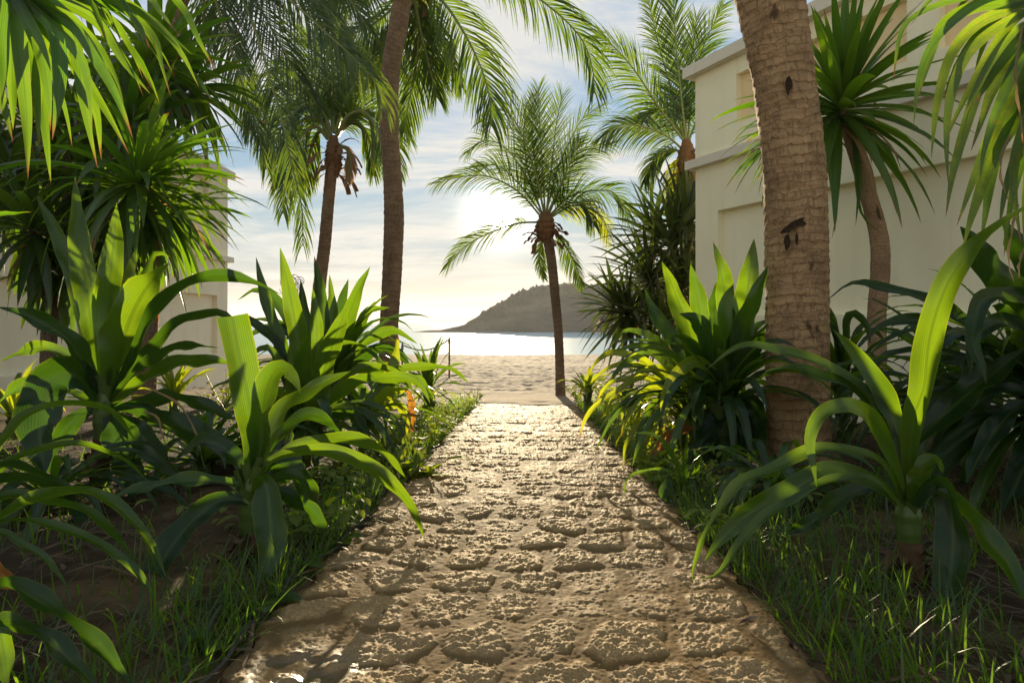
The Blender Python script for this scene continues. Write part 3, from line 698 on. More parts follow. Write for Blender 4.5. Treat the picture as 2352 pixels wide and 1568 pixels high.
# small palm in front of the sun
Y = 11.1
p3 = palm('small coconut palm in front of the low sun, standing where the path meets the beach', (1287, 912), Y, 0, 0, 0, 0)
palm_trunk(p3, [(1288, 918), (1286, 850), (1283, 770), (1277, 700), (1268, 610), (1258, 545), (1252, 495)], Y, Y, [24, 21, 20, 21, 22, 24, 26], M['bark'], 11, .06, 18, 180, 18)
crown_base(p3, P(1253, 520, Y), .16, .24, 20)
for px, y1, ll, mt, g in [
    ([(1252, 490), (1247, 400), (1241, 300), (1236, 200)], 10.9, .42, 'palm', .5),
    ([(1250, 490), (1225, 380), (1190, 290), (1150, 250), (1108, 280)], 10.6, .42, 'palm', 1.2),
    ([(1255, 490), (1280, 390), (1311, 320), (1341, 270), (1380, 246)], 11.6, .38, 'palm', 1),
    ([(1248, 495), (1205, 400), (1155, 335), (1105, 325), (1072, 352)], 11.6, .4, 'palm', 1.4),
    ([(1245, 500), (1190, 440), (1120, 405), (1050, 408), (1000, 422)], 10.6, .38, 'palm', 1.8),
    ([(1240, 510), (1190, 513), (1130, 533), (1070, 565), (1025, 615)], 10.5, .32, 'palm', 1.4),
    ([(1262, 495), (1311, 450), (1370, 438), (1412, 445), (1446, 500)], 10.6, .42, 'palm', 2),
    ([(1262, 490), (1300, 405), (1345, 352), (1405, 332)], 11.4, .42, 'palm', 1.6),
    ([(1268, 530), (1295, 560), (1320, 605), (1338, 655)], 10.7, .28, 'palm', 1),
    ([(1265, 500), (1318, 472), (1375, 490), (1402, 545)], 11.5, .4, 'palm_yellow', 2),
    ([(1255, 490), (1266, 390), (1277, 290), (1292, 215)], 11.3, .4, 'palm', .6),
    ([(1245, 490), (1215, 400), (1203, 310), (1210, 235)], 11.3, .4, 'palm', .8),
    ([(1258, 540), (1240, 570), (1240, 610), (1250, 640)], 11.6, .2, 'palm', 1),
    ([(1250, 490), (1232, 390), (1222, 300), (1228, 215)], 11.0, .36, 'palm', .6),
    ([(1258, 490), (1290, 420), (1312, 370), (1330, 320)], 10.8, .40, 'palm', 1.2),
    ([(1247, 495), (1190, 420), (1140, 380), (1090, 385)], 11.3, .38, 'palm', 1.6),
    ([(1262, 500), (1300, 470), (1340, 470), (1365, 520)], 10.8, .40, 'palm_dark', 2)]:
    frond(p3, px, Y, y1, ll*1.4, g*.8, mt, 60, .016, .016, lift=.3)

# palm behind the building corner
Y = 11.6
p4 = palm('coconut palm rising behind the corner of the cream building', (1585, 900), Y, 0, 0, 0, 0)
palm_trunk(p4, [(1590, 900), (1588, 700), (1582, 520), (1578, 420), (1576, 350)], Y, Y, [32, 28, 27, 27, 27], M['bark'], 9, .06, 18, 160, 23)
crown_base(p4, P(1577, 370, Y), .17, .36, 16)
for px, y1, ll, mt, g in [
    ([(1575, 330), (1516, 250), (1456, 160), (1401, 100), (1368, 80)], 11.0, .55, 'palm', 1.3),
    ([(1570, 345), (1530, 312), (1480, 292), (1426, 288), (1384, 315)], 11.0, .5, 'palm_dark', 2),
    ([(1575, 320), (1562, 200), (1552, 100), (1546, -20)], 11.4, .55, 'palm_dark', .6),
    ([(1580, 320), (1592, 210), (1615, 110), (1662, 10)], 12.0, .45, 'palm', .8),
    ([(1572, 320), (1543, 210), (1512, 100), (1486, -10)], 11.8, .5, 'palm', .8),
    ([(1580, 330), (1608, 260), (1640, 230), (1680, 240)], 12.4, .5, 'palm', 1.4),
    ([(1572, 350), (1550, 385), (1542, 440), (1545, 490)], 11.4, .4, 'palm_yellow', 1.5),
    ([(1578, 350), (1578, 420), (1572, 500)], 11.3, .35, 'palm_yellow', 1.2),
    ([(1575, 325), (1540, 270), (1500, 250), (1460, 280)], 12.0, .45, 'palm', 1.8),
    ([(1576, 320), (1575, 220), (1590, 120), (1600, 40)], 11.9, .5, 'palm', .8),
    ([(1570, 350), (1535, 345), (1500, 370), (1480, 420)], 12.2, .4, 'palm', 1.8)]:
    frond(p4, px, Y, y1, ll*1.35, g*.75, mt, 78, .020, .021, lift=.2)

# thick trunk close on the right
Y = 4.5
p5 = palm('thick coconut palm trunk with scarred bark standing close beside the right edge of the path', (1832, 1060), Y, 0, 0, 0, 0)
BT = [(1842, 1085), (1834, 1000), (1831, 800), (1829, 600), (1824, 400), (1802, 200), (1768, 0), (1725, -180), (1670, -380), (1590, -700), (1480, -1150)]
BW = [150, 138, 138, 138, 136, 134, 148, 150, 148, 144, 138]
palm_trunk(p5, BT, Y, Y, BW, M['bark_big'], 15, .035, 72, 620, 31)
crown_base(p5, P(1480, -1180, Y), .24, .4)
for k in range(13):
    frond_free(p5, P(1475, -1200, Y), k*.483+.2, random.uniform(.2, 1.1), 2.6, .7, 1.6, .9, nl=46, rw=.028, lw=.04)
def scar():
    # dark crescent gash and the rot pockets under it, following the roundness of the bark
    mat = plain_mat('dark_scar', (0.040, 0.026, 0.016), 0.95, 60, .7, .012, .1)
    def patch(name, us, top, bot):
        mb = MB(); rows = [[], [], []]
        for u, a, b in zip(us, top, bot):
            for k, vv in enumerate((a, (a+b)/2, b)):
                cx = np.interp(vv, [0, 200, 400, 600], [1768, 1802, 1824, 1829]); rr = np.interp(vv, [0, 200, 400], [148, 134, 137])/2/F*Y*1.05; dx = (u-cx)/F*Y
                y = Y-math.sqrt(max(rr*rr-dx*dx, 0))-(.002 if k != 1 else -.004); rows[k].append(((u-CU)/F*y, y, CH-(vv-CV)/F*y))
        mb.grid(np.array(rows), np.zeros((3, len(us), 2)), .5); mb.build(name, mat, p5)
    t = np.linspace(0, 1, 26); us = 1793+90*t; mid = 534-30*np.sin(t*1.9)
    th = 2+17*np.sin(np.pi*np.clip(t, 0, 1)**.75)**.8; jag = 2.2*(fbm(t*14, t*0, 3, 7)-.5)*4
    patch('bark_scar', us, mid-th*.45, mid+th*.55+jag)
    for u0, v0, w, h in ((1808, 556, 8, 34), (1830, 549, 4, 26), (1812, 196, 9, 40)):
        tt = np.linspace(0, 1, 9); s_ = np.sqrt(np.clip(1-(2*tt-1)**2, 0, 1)); cxs = (np.interp(v0, [200, 400, 600], [1802, 1824, 1829]))
        patch('bark_hollow', u0-w+2*w*tt, v0-h*.5*s_*(.5+1.2*fbm(tt*7, tt*0+u0, 3, 5)), v0+h*.5*s_*(.3+1.5*fbm(tt*7, tt*0+u0*2, 3, 3)))
scar()

# ------------------------------------------------------------------ strap-leaved trees
def head(root, c, n, L, w, ax=(0, 0, 1), pol=(8, 140), g=1.2, mat='strap', nx=2, ns=9, jit=.06, azr=None, dead=0):
    mb = MB(); ax = np.array(ax, float); ax /= np.linalg.norm(ax)
    a = np.cross(ax, (0.3, 1, 0.1)); a /= np.linalg.norm(a); b = np.cross(ax, a)
    for k in range(n):
        f = (k+.5)/n; th = R(pol[0]+(pol[1]-pol[0])*f**.8); ph = k*2.39996+random.uniform(-.3, .3)
        d = ax*math.cos(th)+(a*math.cos(ph)+b*math.sin(ph))*math.sin(th)
        gleaf(mb, np.array(c)-ax*L*.12*f+d*.02, d, L*random.uniform(.75, 1.1)*(1-.15*(1-f)), w*random.uniform(.8, 1.15), g*random.uniform(.5, 1.5)*(.35+.8*f), ns, nx, prof_strap, .28, .03, random.uniform(-.5, .5), tw=random.uniform(-.6, .6))
    for k in range(dead):
        az = random.uniform(0, 6.283)
        gleaf(mb, np.array(c)-ax*L*.16, sphdir(az, random.uniform(-.9, -.1)), L*random.uniform(.5, .9), w*.6, 2.0, ns, nx, prof_strap, .6, .1, 0, tw=random.uniform(-2, 2), mi=1)
    return mb.build('leaf_head', [M[mat], M['dry']], root)
def limb(root, px, Y0, Y1, w, mat, name='branch', n=40, ns=14, amp=.05, fr=30):
    pts = [P(u, v, Y0+(Y1-Y0)*i/(len(px)-1)) for i, (u, v) in enumerate(px)]
    rad = [w[i]/2/F*pts[i][1] for i in range(len(px))]
    mb = MB(); tube(mb, pts, rad, ns, n, ring=palm_ring(fr, amp, 37)); return mb.build(name, mat, root)

# B: branching tree on the left
tb = thing('dracaena_tree', 'many headed strap leaved tree with forked brown trunk in front of the pale building', 'tree', (P(115, 1020, 5.2)[0], 5.2, -0.2), 'strap leaved trees')
limb(tb, [(95, 1030), (110, 900), (112, 780), (125, 710), (160, 660), (205, 575), (215, 480), (205, 420)], 5.2, 5.2, [44, 36, 34, 34, 30, 26, 24, 20], M['bark_brown'], 'trunk', 90)
limb(tb, [(125, 712), (100, 660), (80, 600), (75, 530)], 5.2, 5.0, [28, 24, 20, 16], M['bark_brown'])
limb(tb, [(215, 500), (250, 450), (300, 430), (330, 415)], 5.2, 4.9, [22, 20, 18, 16], M['bark_brown'])
limb(tb, [(160, 660), (160, 500), (158, 380), (165, 290)], 5.25, 5.5, [30, 30, 28, 24], M['bark_brown'])
limb(tb, [(190, 600), (260, 560), (340, 520), (375, 490)], 5.2, 5.3, [20, 18, 16, 14], M['bark_brown'])
limb(tb, [(165, 300), (230, 240), (300, 180), (350, 140)], 5.5, 5.4, [24, 22, 20, 16], M['bark_brown'])
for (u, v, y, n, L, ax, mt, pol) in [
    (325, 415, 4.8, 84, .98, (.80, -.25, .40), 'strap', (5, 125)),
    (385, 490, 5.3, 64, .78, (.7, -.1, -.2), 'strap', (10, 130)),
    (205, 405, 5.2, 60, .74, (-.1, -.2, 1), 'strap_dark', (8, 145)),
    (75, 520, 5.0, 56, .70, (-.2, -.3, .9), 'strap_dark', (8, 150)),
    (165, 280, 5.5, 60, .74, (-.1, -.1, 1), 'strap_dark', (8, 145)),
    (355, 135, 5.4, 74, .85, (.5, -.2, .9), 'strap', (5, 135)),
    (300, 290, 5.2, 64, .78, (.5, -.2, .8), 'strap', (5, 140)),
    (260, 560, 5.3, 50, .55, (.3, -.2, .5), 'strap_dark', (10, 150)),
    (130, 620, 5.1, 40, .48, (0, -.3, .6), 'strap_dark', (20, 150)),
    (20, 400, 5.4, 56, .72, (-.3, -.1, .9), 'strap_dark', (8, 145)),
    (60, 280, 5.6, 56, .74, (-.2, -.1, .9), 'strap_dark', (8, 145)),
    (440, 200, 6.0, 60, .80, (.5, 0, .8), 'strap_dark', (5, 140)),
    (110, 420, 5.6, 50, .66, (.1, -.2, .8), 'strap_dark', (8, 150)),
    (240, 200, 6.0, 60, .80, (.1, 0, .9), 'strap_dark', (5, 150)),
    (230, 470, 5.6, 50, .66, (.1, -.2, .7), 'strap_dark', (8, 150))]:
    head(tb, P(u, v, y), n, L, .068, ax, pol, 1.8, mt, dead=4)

# C: single stemmed dracaena on the right
tc_ = thing('dracaena_tree', 'slim pale stemmed tree with one tuft of strap leaves against the cream wall', 'tree', (P(2010, 960, 5.9)[0], 5.9, -.25), 'strap leaved trees')
limb(tc_, [(2005, 990), (2010, 900), (2015, 820), (2014, 720), (2022, 620), (2018, 540), (1992, 440), (1965, 350), (1942, 280), (1934, 245)], 5.9, 5.7, [46, 42, 40, 40, 42, 40, 36, 32, 30, 26], M['bark_pale'], 'trunk', 160, 18, .05, 26)
head(tc_, P(1935, 232, 5.7), 96, 1.12, .082, (.12, -.35, .95), (3, 120), .9, 'strap', 2, 10, dead=6)
mbx = MB()
for px, w in [([(1930, 250), (1905, 300), (1908, 380), (1915, 470)], 18), ([(1945, 255), (1965, 330), (1975, 420), (1965, 520)], 14), ([(1925, 245), (1890, 290), (1880, 380), (1872, 500)], 14),
              ([(1950, 255), (1985, 290), (2005, 340), (2020, 380)], 14), ([(1925, 250), (1915, 330), (1922, 480), (1910, 550)], 12), ([(1948, 250), (1960, 300), (1975, 480), (2030, 540)], 10)]:
    hleaf(mbx, px, 5.65, 5.55, w, (10, 30), prof_strap, 14, 2, .3, .05)
mbx.build('hanging_leaves', M['strap'], tc_)
# the tuft seen left of the thick trunk, behind it
tc2 = thing('dracaena_tree', 'short strap leaved tuft peeping out from behind the thick palm trunk on its left', 'tree', (P(1800, 960, 6.2)[0], 6.2, -.27), 'strap leaved trees')
limb(tc2, [(1805, 990), (1812, 800), (1815, 600), (1810, 430), (1806, 330)], 6.3, 6.3, [36, 32, 30, 28, 24], M['bark_pale'], 'trunk', 80)
head(tc2, P(1804, 310, 6.25), 40, .62, .05, (-.3, -.2, .7), (5, 130), 1.6, 'strap', dead=3)

# D: overhanging head at the upper right
td = thing('dracaena_tree', 'overhanging yellow spotted strap leaves drooping in from the upper right corner', 'tree', (2.35, 2.2, -.1), 'strap leaved trees')
limb(td, [(2500, 1300), (2530, 800), (2500, 400), (2450, 120), (2425, 10)], 2.3, 2.3, [90, 80, 76, 70, 60], M['bark_brown'], 'trunk', 90)
mbd = MB()
for px, w in [
    ([(2420, -10), (2314, 25), (2240, 60), (2184, 130), (2154, 230), (2144, 300), (2139, 365)], 24), ([(2420, -20), (2324, 8), (2230, 20), (2164, 60), (2134, 140), (2107, 230)], 26),
    ([(2420, -60), (2300, -25), (2194, 0), (2114, 30), (2074, 65), (2059, 125), (2052, 190)], 17), ([(2420, 0), (2314, 50), (2225, 120), (2184, 220), (2174, 330), (2179, 432)], 22),
    ([(2420, 10), (2330, 90), (2260, 180), (2224, 280), (2189, 400), (2172, 500)], 28), ([(2420, 10), (2345, 85), (2289, 160), (2254, 215), (2234, 240)], 26),
    ([(2420, 40), (2345, 110), (2284, 200), (2259, 270), (2230, 348)], 26), ([(2420, 60), (2352, 170), (2294, 275), (2244, 390), (2197, 520)], 28),
    ([(2430, 80), (2352, 250), (2289, 350), (2239, 475), (2210, 575)], 34), ([(2430, 80), (2352, 200), (2304, 300), (2279, 400), (2252, 560)], 30),
    ([(2440, 120), (2352, 320), (2314, 425), (2294, 525)], 26), ([(2440, -30), (2330, -20), (2240, 10), (2150, 90), (2110, 180), (2098, 295)], 20),
    ([(2440, -10), (2340, 40), (2270, 130), (2200, 260), (2165, 340)], 20), ([(2440, 20), (2352, 120), (2300, 230), (2262, 340), (2250, 420)], 24),
    ([(2440, 100), (2360, 280), (2330, 400), (2345, 560)], 26), ([(2440, 110), (2380, 330), (2360, 480), (2362, 640)], 28),
    ([(2440, -60), (2352, -60), (2250, -50), (2150, -10), (2090, 60)], 18), ([(2440, 130), (2350, 360), (2318, 500), (2306, 590)], 22),
    ([(2440, 40), (2352, 60), (2290, 120), (2236, 220), (2205, 330)], 18)]:
    hleaf(mbd, px, 2.3, 2.15+random.uniform(-.15, .15), w*1.12, (random.uniform(5, 40), random.uniform(-15, 25)), prof_strap, 22, 4, .3, .05, 1.5)
for k in range(46):
    az = random.uniform(-3.1, 3.1); 
    if 2.2 < az or az < -2.0: continue
    gleaf(mbd, P(2430, -5, 2.35), sphdir(az, random.uniform(-.2, 1.3)), random.uniform(.5, .75), .04, 2.2, 10, 2, prof_strap)
mbd.build('leaf_head', M['spotted'], td)
mbd = MB()
for px in ([(2350, 60), (2335, 170), (2345, 260), (2350, 340)], [(2320, 310), (2300, 380), (2312, 450), (2330, 470)], [(2340, 470), (2325, 540), (2318, 600), (2330, 650)], [(2360, 560), (2345, 600), (2340, 640)]):
    hleaf(mbd, px, 2.2, 2.15, 12, (30, 160), prof_strap, 14, 2, .7, .2)
mbd.build('dead_leaves', M['dry'], td)

# A: overhanging head at the upper left
ta = thing('dracaena_tree', 'overhanging broad bright strap leaves drooping in from the upper left corner', 'tree', (-1.75, 2.0, -.08), 'strap leaved trees')
limb(ta, [(-190, 1500), (-200, 900), (-160, 450), (-80, 120), (-20, -30)], 2.0, 2.0, [100, 90, 84, 76, 64], M['bark_brown'], 'trunk', 90)
mba = MB()
for px, w in [
    ([(0, -60), (30, -10), (45, 100), (60, 250), (64, 412)], 30), ([(0, -60), (40, -10), (72, 100), (97, 250), (117, 420)], 26), ([(0, -50), (60, 0), (130, 70), (137, 200), (120, 322)], 36),
    ([(0, -50), (80, 0), (165, 70), (190, 225), (224, 386)], 26), ([(0, -40), (60, 0), (170, 60), (240, 170), (280, 250), (305, 318)], 28), ([(0, -30), (50, 10), (140, 100), (230, 235), (297, 355)], 24),
    ([(0, -30), (60, 20), (150, 120), (215, 240), (233, 368)], 26), ([(0, -60), (100, -12), (220, 50), (290, 150), (346, 217)], 26), ([(20, -80), (120, -20), (250, 40), (310, 130), (351, 206)], 18),
    ([(60, -90), (240, -20), (290, 20), (325, 70), (344, 114)], 26), ([(20, -80), (200, 0), (320, 30), (400, 90), (442, 127)], 22), ([(60, -90), (250, -10), (350, 50), (415, 120), (457, 201)], 22),
    ([(100, -110), (350, -30), (420, 20), (455, 90), (494, 160)], 22), ([(100, -110), (320, -20), (365, 25), (412, 82)], 20), ([(0, -50), (20, -10), (10, 100), (4, 245)], 24),
    ([(0, -50), (100, 45), (85, 180), (91, 350)], 24), ([(40, -90), (250, 0), (350, 80), (372, 150), (392, 222)], 20), ([(0, -40), (20, 40), (28, 150), (30, 300)], 26),
    ([(0, -50), (50, 20), (90, 110), (110, 210), (116, 300)], 28), ([(0, -40), (80, 20), (170, 110), (200, 180), (212, 300)], 24), ([(0, -60), (110, 0), (210, 90), (262, 170), (285, 240)], 22),
    ([(0, -70), (130, -25), (240, 20), (258, 60), (262, 76)], 18), ([(0, -40), (-10, 60), (-5, 180), (30, 330)], 24), ([(0, -40), (70, 60), (120, 160), (150, 250), (166, 338)], 18)]:
    hleaf(mba, px, 2.0, 1.9+random.uniform(-.2, .15), w*1.12, (random.uniform(5, 45), random.uniform(-20, 25)), prof_strap, 22, 4, .3, .05, 1.5)
for k in range(44):
    az = random.uniform(-3.1, 3.1)
    if -1.9 < az < -.9: continue
    gleaf(mba, P(-20, -40, 2.0), sphdir(az, random.uniform(0, 1.3)), random.uniform(.5, .7), .036, 2.0, 10, 2, prof_strap)
mba.build('leaf_head', M['strap'], ta)
mbl = MB(); hleaf(mbl, [(-120, 520), (-40, 500), (30, 490), (74, 487)], 1.9, 1.9, 16, (30, 30), prof_strap, 14, 2); mbl.build('side_leaf', M['strap'], ta)

# E: dark screw pine by the building corner
te = thing('screw_pine', 'dark spiky screw pine clump growing below the corner of the cream building', 'shrub', (P(1520, 870, 11.0)[0], 11.0, -.5))
limb(te, [(1530, 880), (1535, 800), (1540, 700), (1545, 600)], 11.0, 11.0, [32, 28, 26, 24], M['bark_brown'], 'trunk', 60)
for (u, v, y, n, L, ax) in [(1545, 560, 11.0, 80, 1.45, (0, -.1, 1)), (1490, 640, 10.8, 74, 1.25, (-.4, -.2, .8)), (1440, 720, 10.6, 64, 1.15, (-.6, -.2, .5)), (1570, 660, 10.7, 64, 1.15, (.1, -.4, .6)), (1520, 740, 10.4, 60, 1.1, (-.2, -.5, .5)), (1575, 510, 11.2, 64, 1.35, (.2, -.1, 1)), (1410, 700, 11.0, 40, .95, (-.8, 0, .5)), (1500, 540, 11.2, 50, 1.2, (-.2, 0, 1))]:
    head(te, P(u, v, y), n, L, .075, ax, (5, 125), .9, 'pandan', 2, 9, dead=2)

# ------------------------------------------------------------------ broad-leaved lily plants
def stalk(root, a, b, r0, r1, mat='stalk'):
    a, b = np.array(a, float), np.array(b, float); H = np.linalg.norm(b-a); mb = MB()
    tube(mb, [a, (a+b)/2, b], [r0*.82, r0*.9, r1*.8], 14, 16, ring=palm_ring(20, .10, 3))
    n = 12 if mat == 'stub' else 9
    for k in range(n):                      # clasping leaf bases, or old papery scars on the brown part
        az = k*2.4+random.uniform(-.4, .4); t = (k+.2)/n*.85; c = a+(b-a)*t; r = r0*(1-t)+r1*t
        d = sphdir(az, 0)
        if mat == 'stub': gleaf(mb, c+d*r*.8, sphdir(az+random.uniform(-.5, .5), random.uniform(-1.2, 1.2)), min(H, .12)*random.uniform(.5, 1.0), r*random.uniform(.9, 1.5), .8, 6, 3, prof_ovate, .5, .15, random.uniform(-.5, .5))
        else: gleaf(mb, c+d*r*.55, sphdir(az, 1.30), max(H*.55, .08)*random.uniform(.8, 1.15), r*2.0, .15, 8, 4, prof_cut, .75, .02)
    return mb.build('stalk', M[mat], root)
def lily(label, base, ylev=None, name='lily_plant'):
    u, v, Y = base; p = P(u, v, Y); z = float(bed_z(p[0], p[1]))
    r = thing(name, label, 'plant', (p[0], p[1], z), 'broad leaved lily plants'); return r, np.array((p[0], p[1], z))
def lv(root, px, Y0, Y1, w, roll=(20, 20), mat='lily', **k):
    if roll[0] >= 25: w *= .84
    mb = MB(); hleaf(mb, px, Y0, Y1, w, roll, n=k.pop('n', 26), **k)
    return mb.build('leaf', M[mat], root)
def fill(root, c, n, L, w, el=(0.1, 1.3), g=1.8, az=(0, 6.283), mat='lily', nx=3, ns=12):
    for k in range(n):
        a = az[0]+(az[1]-az[0])*((k+random.uniform(0, .9))/n); e = random.uniform(*el)
        mb = MB(); gleaf(mb, np.array(c)+np.array((random.uniform(-.02, .02), random.uniform(-.02, .02), random.uniform(-.03, .03))), sphdir(a, e), L*random.uniform(.7, 1.15), w*random.uniform(.75, 1.15), g*random.uniform(.6, 1.4), ns, nx, prof_lily, .32, .09, random.uniform(-.3, .3), tw=random.uniform(-.5, .5))
        mb.build('leaf', M['lily' if mat == 'lily_dark' and random.random() < .4 else mat], root)

# R2: front right
r2, b = lily('large bright green lily plant on a short stalk in the lower right corner', (2095, 1345, 2.17))
stalk(r2, b-np.array((0, 0, .03)), P(2088, 1235, 2.17), .042, .04, 'stub'); stalk(r2, P(2089, 1240, 2.17), P(2086, 1120, 2.17), .043, .022)
lv(r2, [(2088, 1150), (2089, 1059), (2099, 959), (2124, 884), (2134, 784), (2160, 690), (2200, 612), (2260, 545), (2370, 465)], 2.17, 1.95, 64, (5, 25), rnd=.9, wave=.14, freq=3.5, n=34)
lv(r2, [(2084, 1150), (2064, 1009), (2029, 909), (1984, 834), (1939, 784), (1912, 756)], 2.17, 2.25, 50, (10, 20), rnd=.55)
lv(r2, [(2080, 1150), (2050, 1060), (2010, 970), (1960, 932), (1914, 937), (1879, 962), (1860, 1009), (1867, 1070), (1876, 1118)], 2.15, 2.0, 46, (30, -10), rnd=.6, wave=.16, freq=3.5, n=32)
lv(r2, [(2080, 1140), (2050, 1020), (2004, 924), (1944, 880), (1889, 866), (1824, 846), (1764, 852), (1748, 864)], 2.17, 2.3, 46, (25, 45), rnd=.3, mat='lily_dark', wave=.15, freq=3)
lv(r2, [(2078, 1140), (2050, 1000), (2010, 930), (1979, 894), (1929, 854), (1839, 819), (1764, 797), (1716, 794), (1670, 812), (1619, 852)], 2.15, 2.35, 36, (25, 50), rnd=.6, wave=.12, freq=4, n=34)
lv(r2, [(2078, 1160), (2029, 1068), (1964, 1036), (1889, 1029), (1829, 1049), (1779, 1074), (1701, 1109), (1656, 1169), (1621, 1224), (1594, 1300), (1590, 1334)], 2.15, 2.0, 38, (50, 25), rnd=.7, wave=.15, freq=4, n=36)
lv(r2, [(2075, 1170), (2014, 1108), (1954, 1096), (1864, 1124), (1794, 1169), (1741, 1199), (1701, 1244), (1671, 1294), (1641, 1322), (1604, 1330)], 2.12, 1.98, 38, (48, 40), rnd=.6, wave=.16, freq=4, n=34)
lv(r2, [(2075, 1160), (1989, 1100), (1889, 1092), (1789, 1144), (1716, 1182), (1661, 1234), (1618, 1288)], 2.2, 2.2, 72, (30, 10), rnd=.2, mat='lily', wave=.1)
lv(r2, [(2095, 1160), (2125, 1135), (2164, 1137), (2214, 1172), (2264, 1236), (2314, 1290), (2362, 1395)], 2.12, 1.85, 66, (40, 20), rnd=.25, mat='lily', wave=.12)
lv(r2, [(2098, 1160), (2130, 1112), (2160, 1104), (2180, 1140), (2190, 1234), (2180, 1334), (2156, 1434), (2138, 1485)], 2.1, 1.95, 92, (40, 5), rnd=.1, mat='lily_dark', wave=.1)
lv(r2, [(2092, 1150), (2105, 1110), (2126, 1070), (2150, 1058), (2166, 1086)], 2.12, 2.05, 44, (20, 30), rnd=.5)
lv(r2, [(2082, 1150), (2040, 1110), (1960, 1130), (1880, 1190), (1800, 1230)], 2.25, 2.5, 60, (30, 30), rnd=.1, mat='lily_dark')
lv(r2, [(2082, 1150), (2055, 1050), (2035, 970), (2020, 900), (1985, 850)], 2.2, 2.45, 50, (10, 10), rnd=.4)

# L2: front left
l2, b = lily('bright green lily plant with one snapped upright leaf and another arching onto the path', (575, 1288, 2.43))
stalk(l2, b-np.array((0, 0, .03)), P(574, 1215, 2.43), .046, .046, 'stub'); stalk(l2, P(574, 1225, 2.43), P(580, 1080, 2.43), .048, .024)
lv(l2, [(578, 1130), (582, 1000), (568, 900), (548, 810), (533, 726)], 2.43, 2.45, 76, (5, 5), prof=prof_cut, rnd=.45, wave=.06, fold=.42)
lv(l2, [(585, 1120), (600, 1010), (606, 930), (620, 872), (642, 846), (668, 858), (690, 905)], 2.44, 2.35, 62, (10, 30), rnd=.35)
lv(l2, [(588, 1110), (612, 1020), (655, 940), (710, 900), (760, 872), (806, 852)], 2.46, 2.7, 46, (15, 35), rnd=.6)
lv(l2, [(585, 1120), (604, 1080), (640, 1049), (713, 1034), (788, 1044), (848, 1069), (898, 1109), (938, 1154), (963, 1204), (975, 1238)], 2.42, 2.70, 44, (40, -5), rnd=.9, wave=.14, freq=4, n=34)
lv(l2, [(588, 1130), (600, 1106), (612, 1118), (620, 1170), (623, 1230), (614, 1300), (588, 1350)], 2.40, 2.16, 78, (15, 0), rnd=.5, wave=.05)
lv(l2, [(572, 1135), (525, 1108), (425, 1104), (325, 1124), (235, 1150)], 2.42, 2.2, 46, (45, 45), rnd=.3)
lv(l2, [(568, 1150), (505, 1149), (440, 1199), (390, 1259), (350, 1324), (300, 1384), (238, 1432)], 2.4, 2.1, 84, (25, 10), rnd=.1, mat='lily_dark')
lv(l2, [(590, 1140), (630, 1105), (668, 1094), (700, 1116), (698, 1165)], 2.4, 2.35, 40, (40, 30), rnd=.4, mat='lily_dark')
lv(l2, [(588, 1145), (630, 1130), (690, 1160), (740, 1205), (735, 1240)], 2.42, 2.4, 50, (35, 20), rnd=.2, mat='lily_dark')
lv(l2, [(590, 1110), (640, 1050), (713, 1020), (800, 1010), (880, 1040), (932, 1097)], 2.5, 2.95, 46, (40, 30), rnd=.7)
lv(l2, [(575, 1130), (545, 1060), (500, 1020), (450, 1020), (400, 1060)], 2.5, 2.7, 46, (35, 35), rnd=.2, mat='lily_dark')
lv(l2, [(590, 1120), (640, 1010), (690, 960), (740, 960), (790, 1010)], 2.6, 2.9, 46, (35, 35), rnd=.2, mat='lily_dark')
lv(l2, [(580, 1140), (600, 1075), (650, 1065), (700, 1120), (720, 1190)], 2.5, 2.6, 60, (20, 20), rnd=.3, mat='lily_dark')

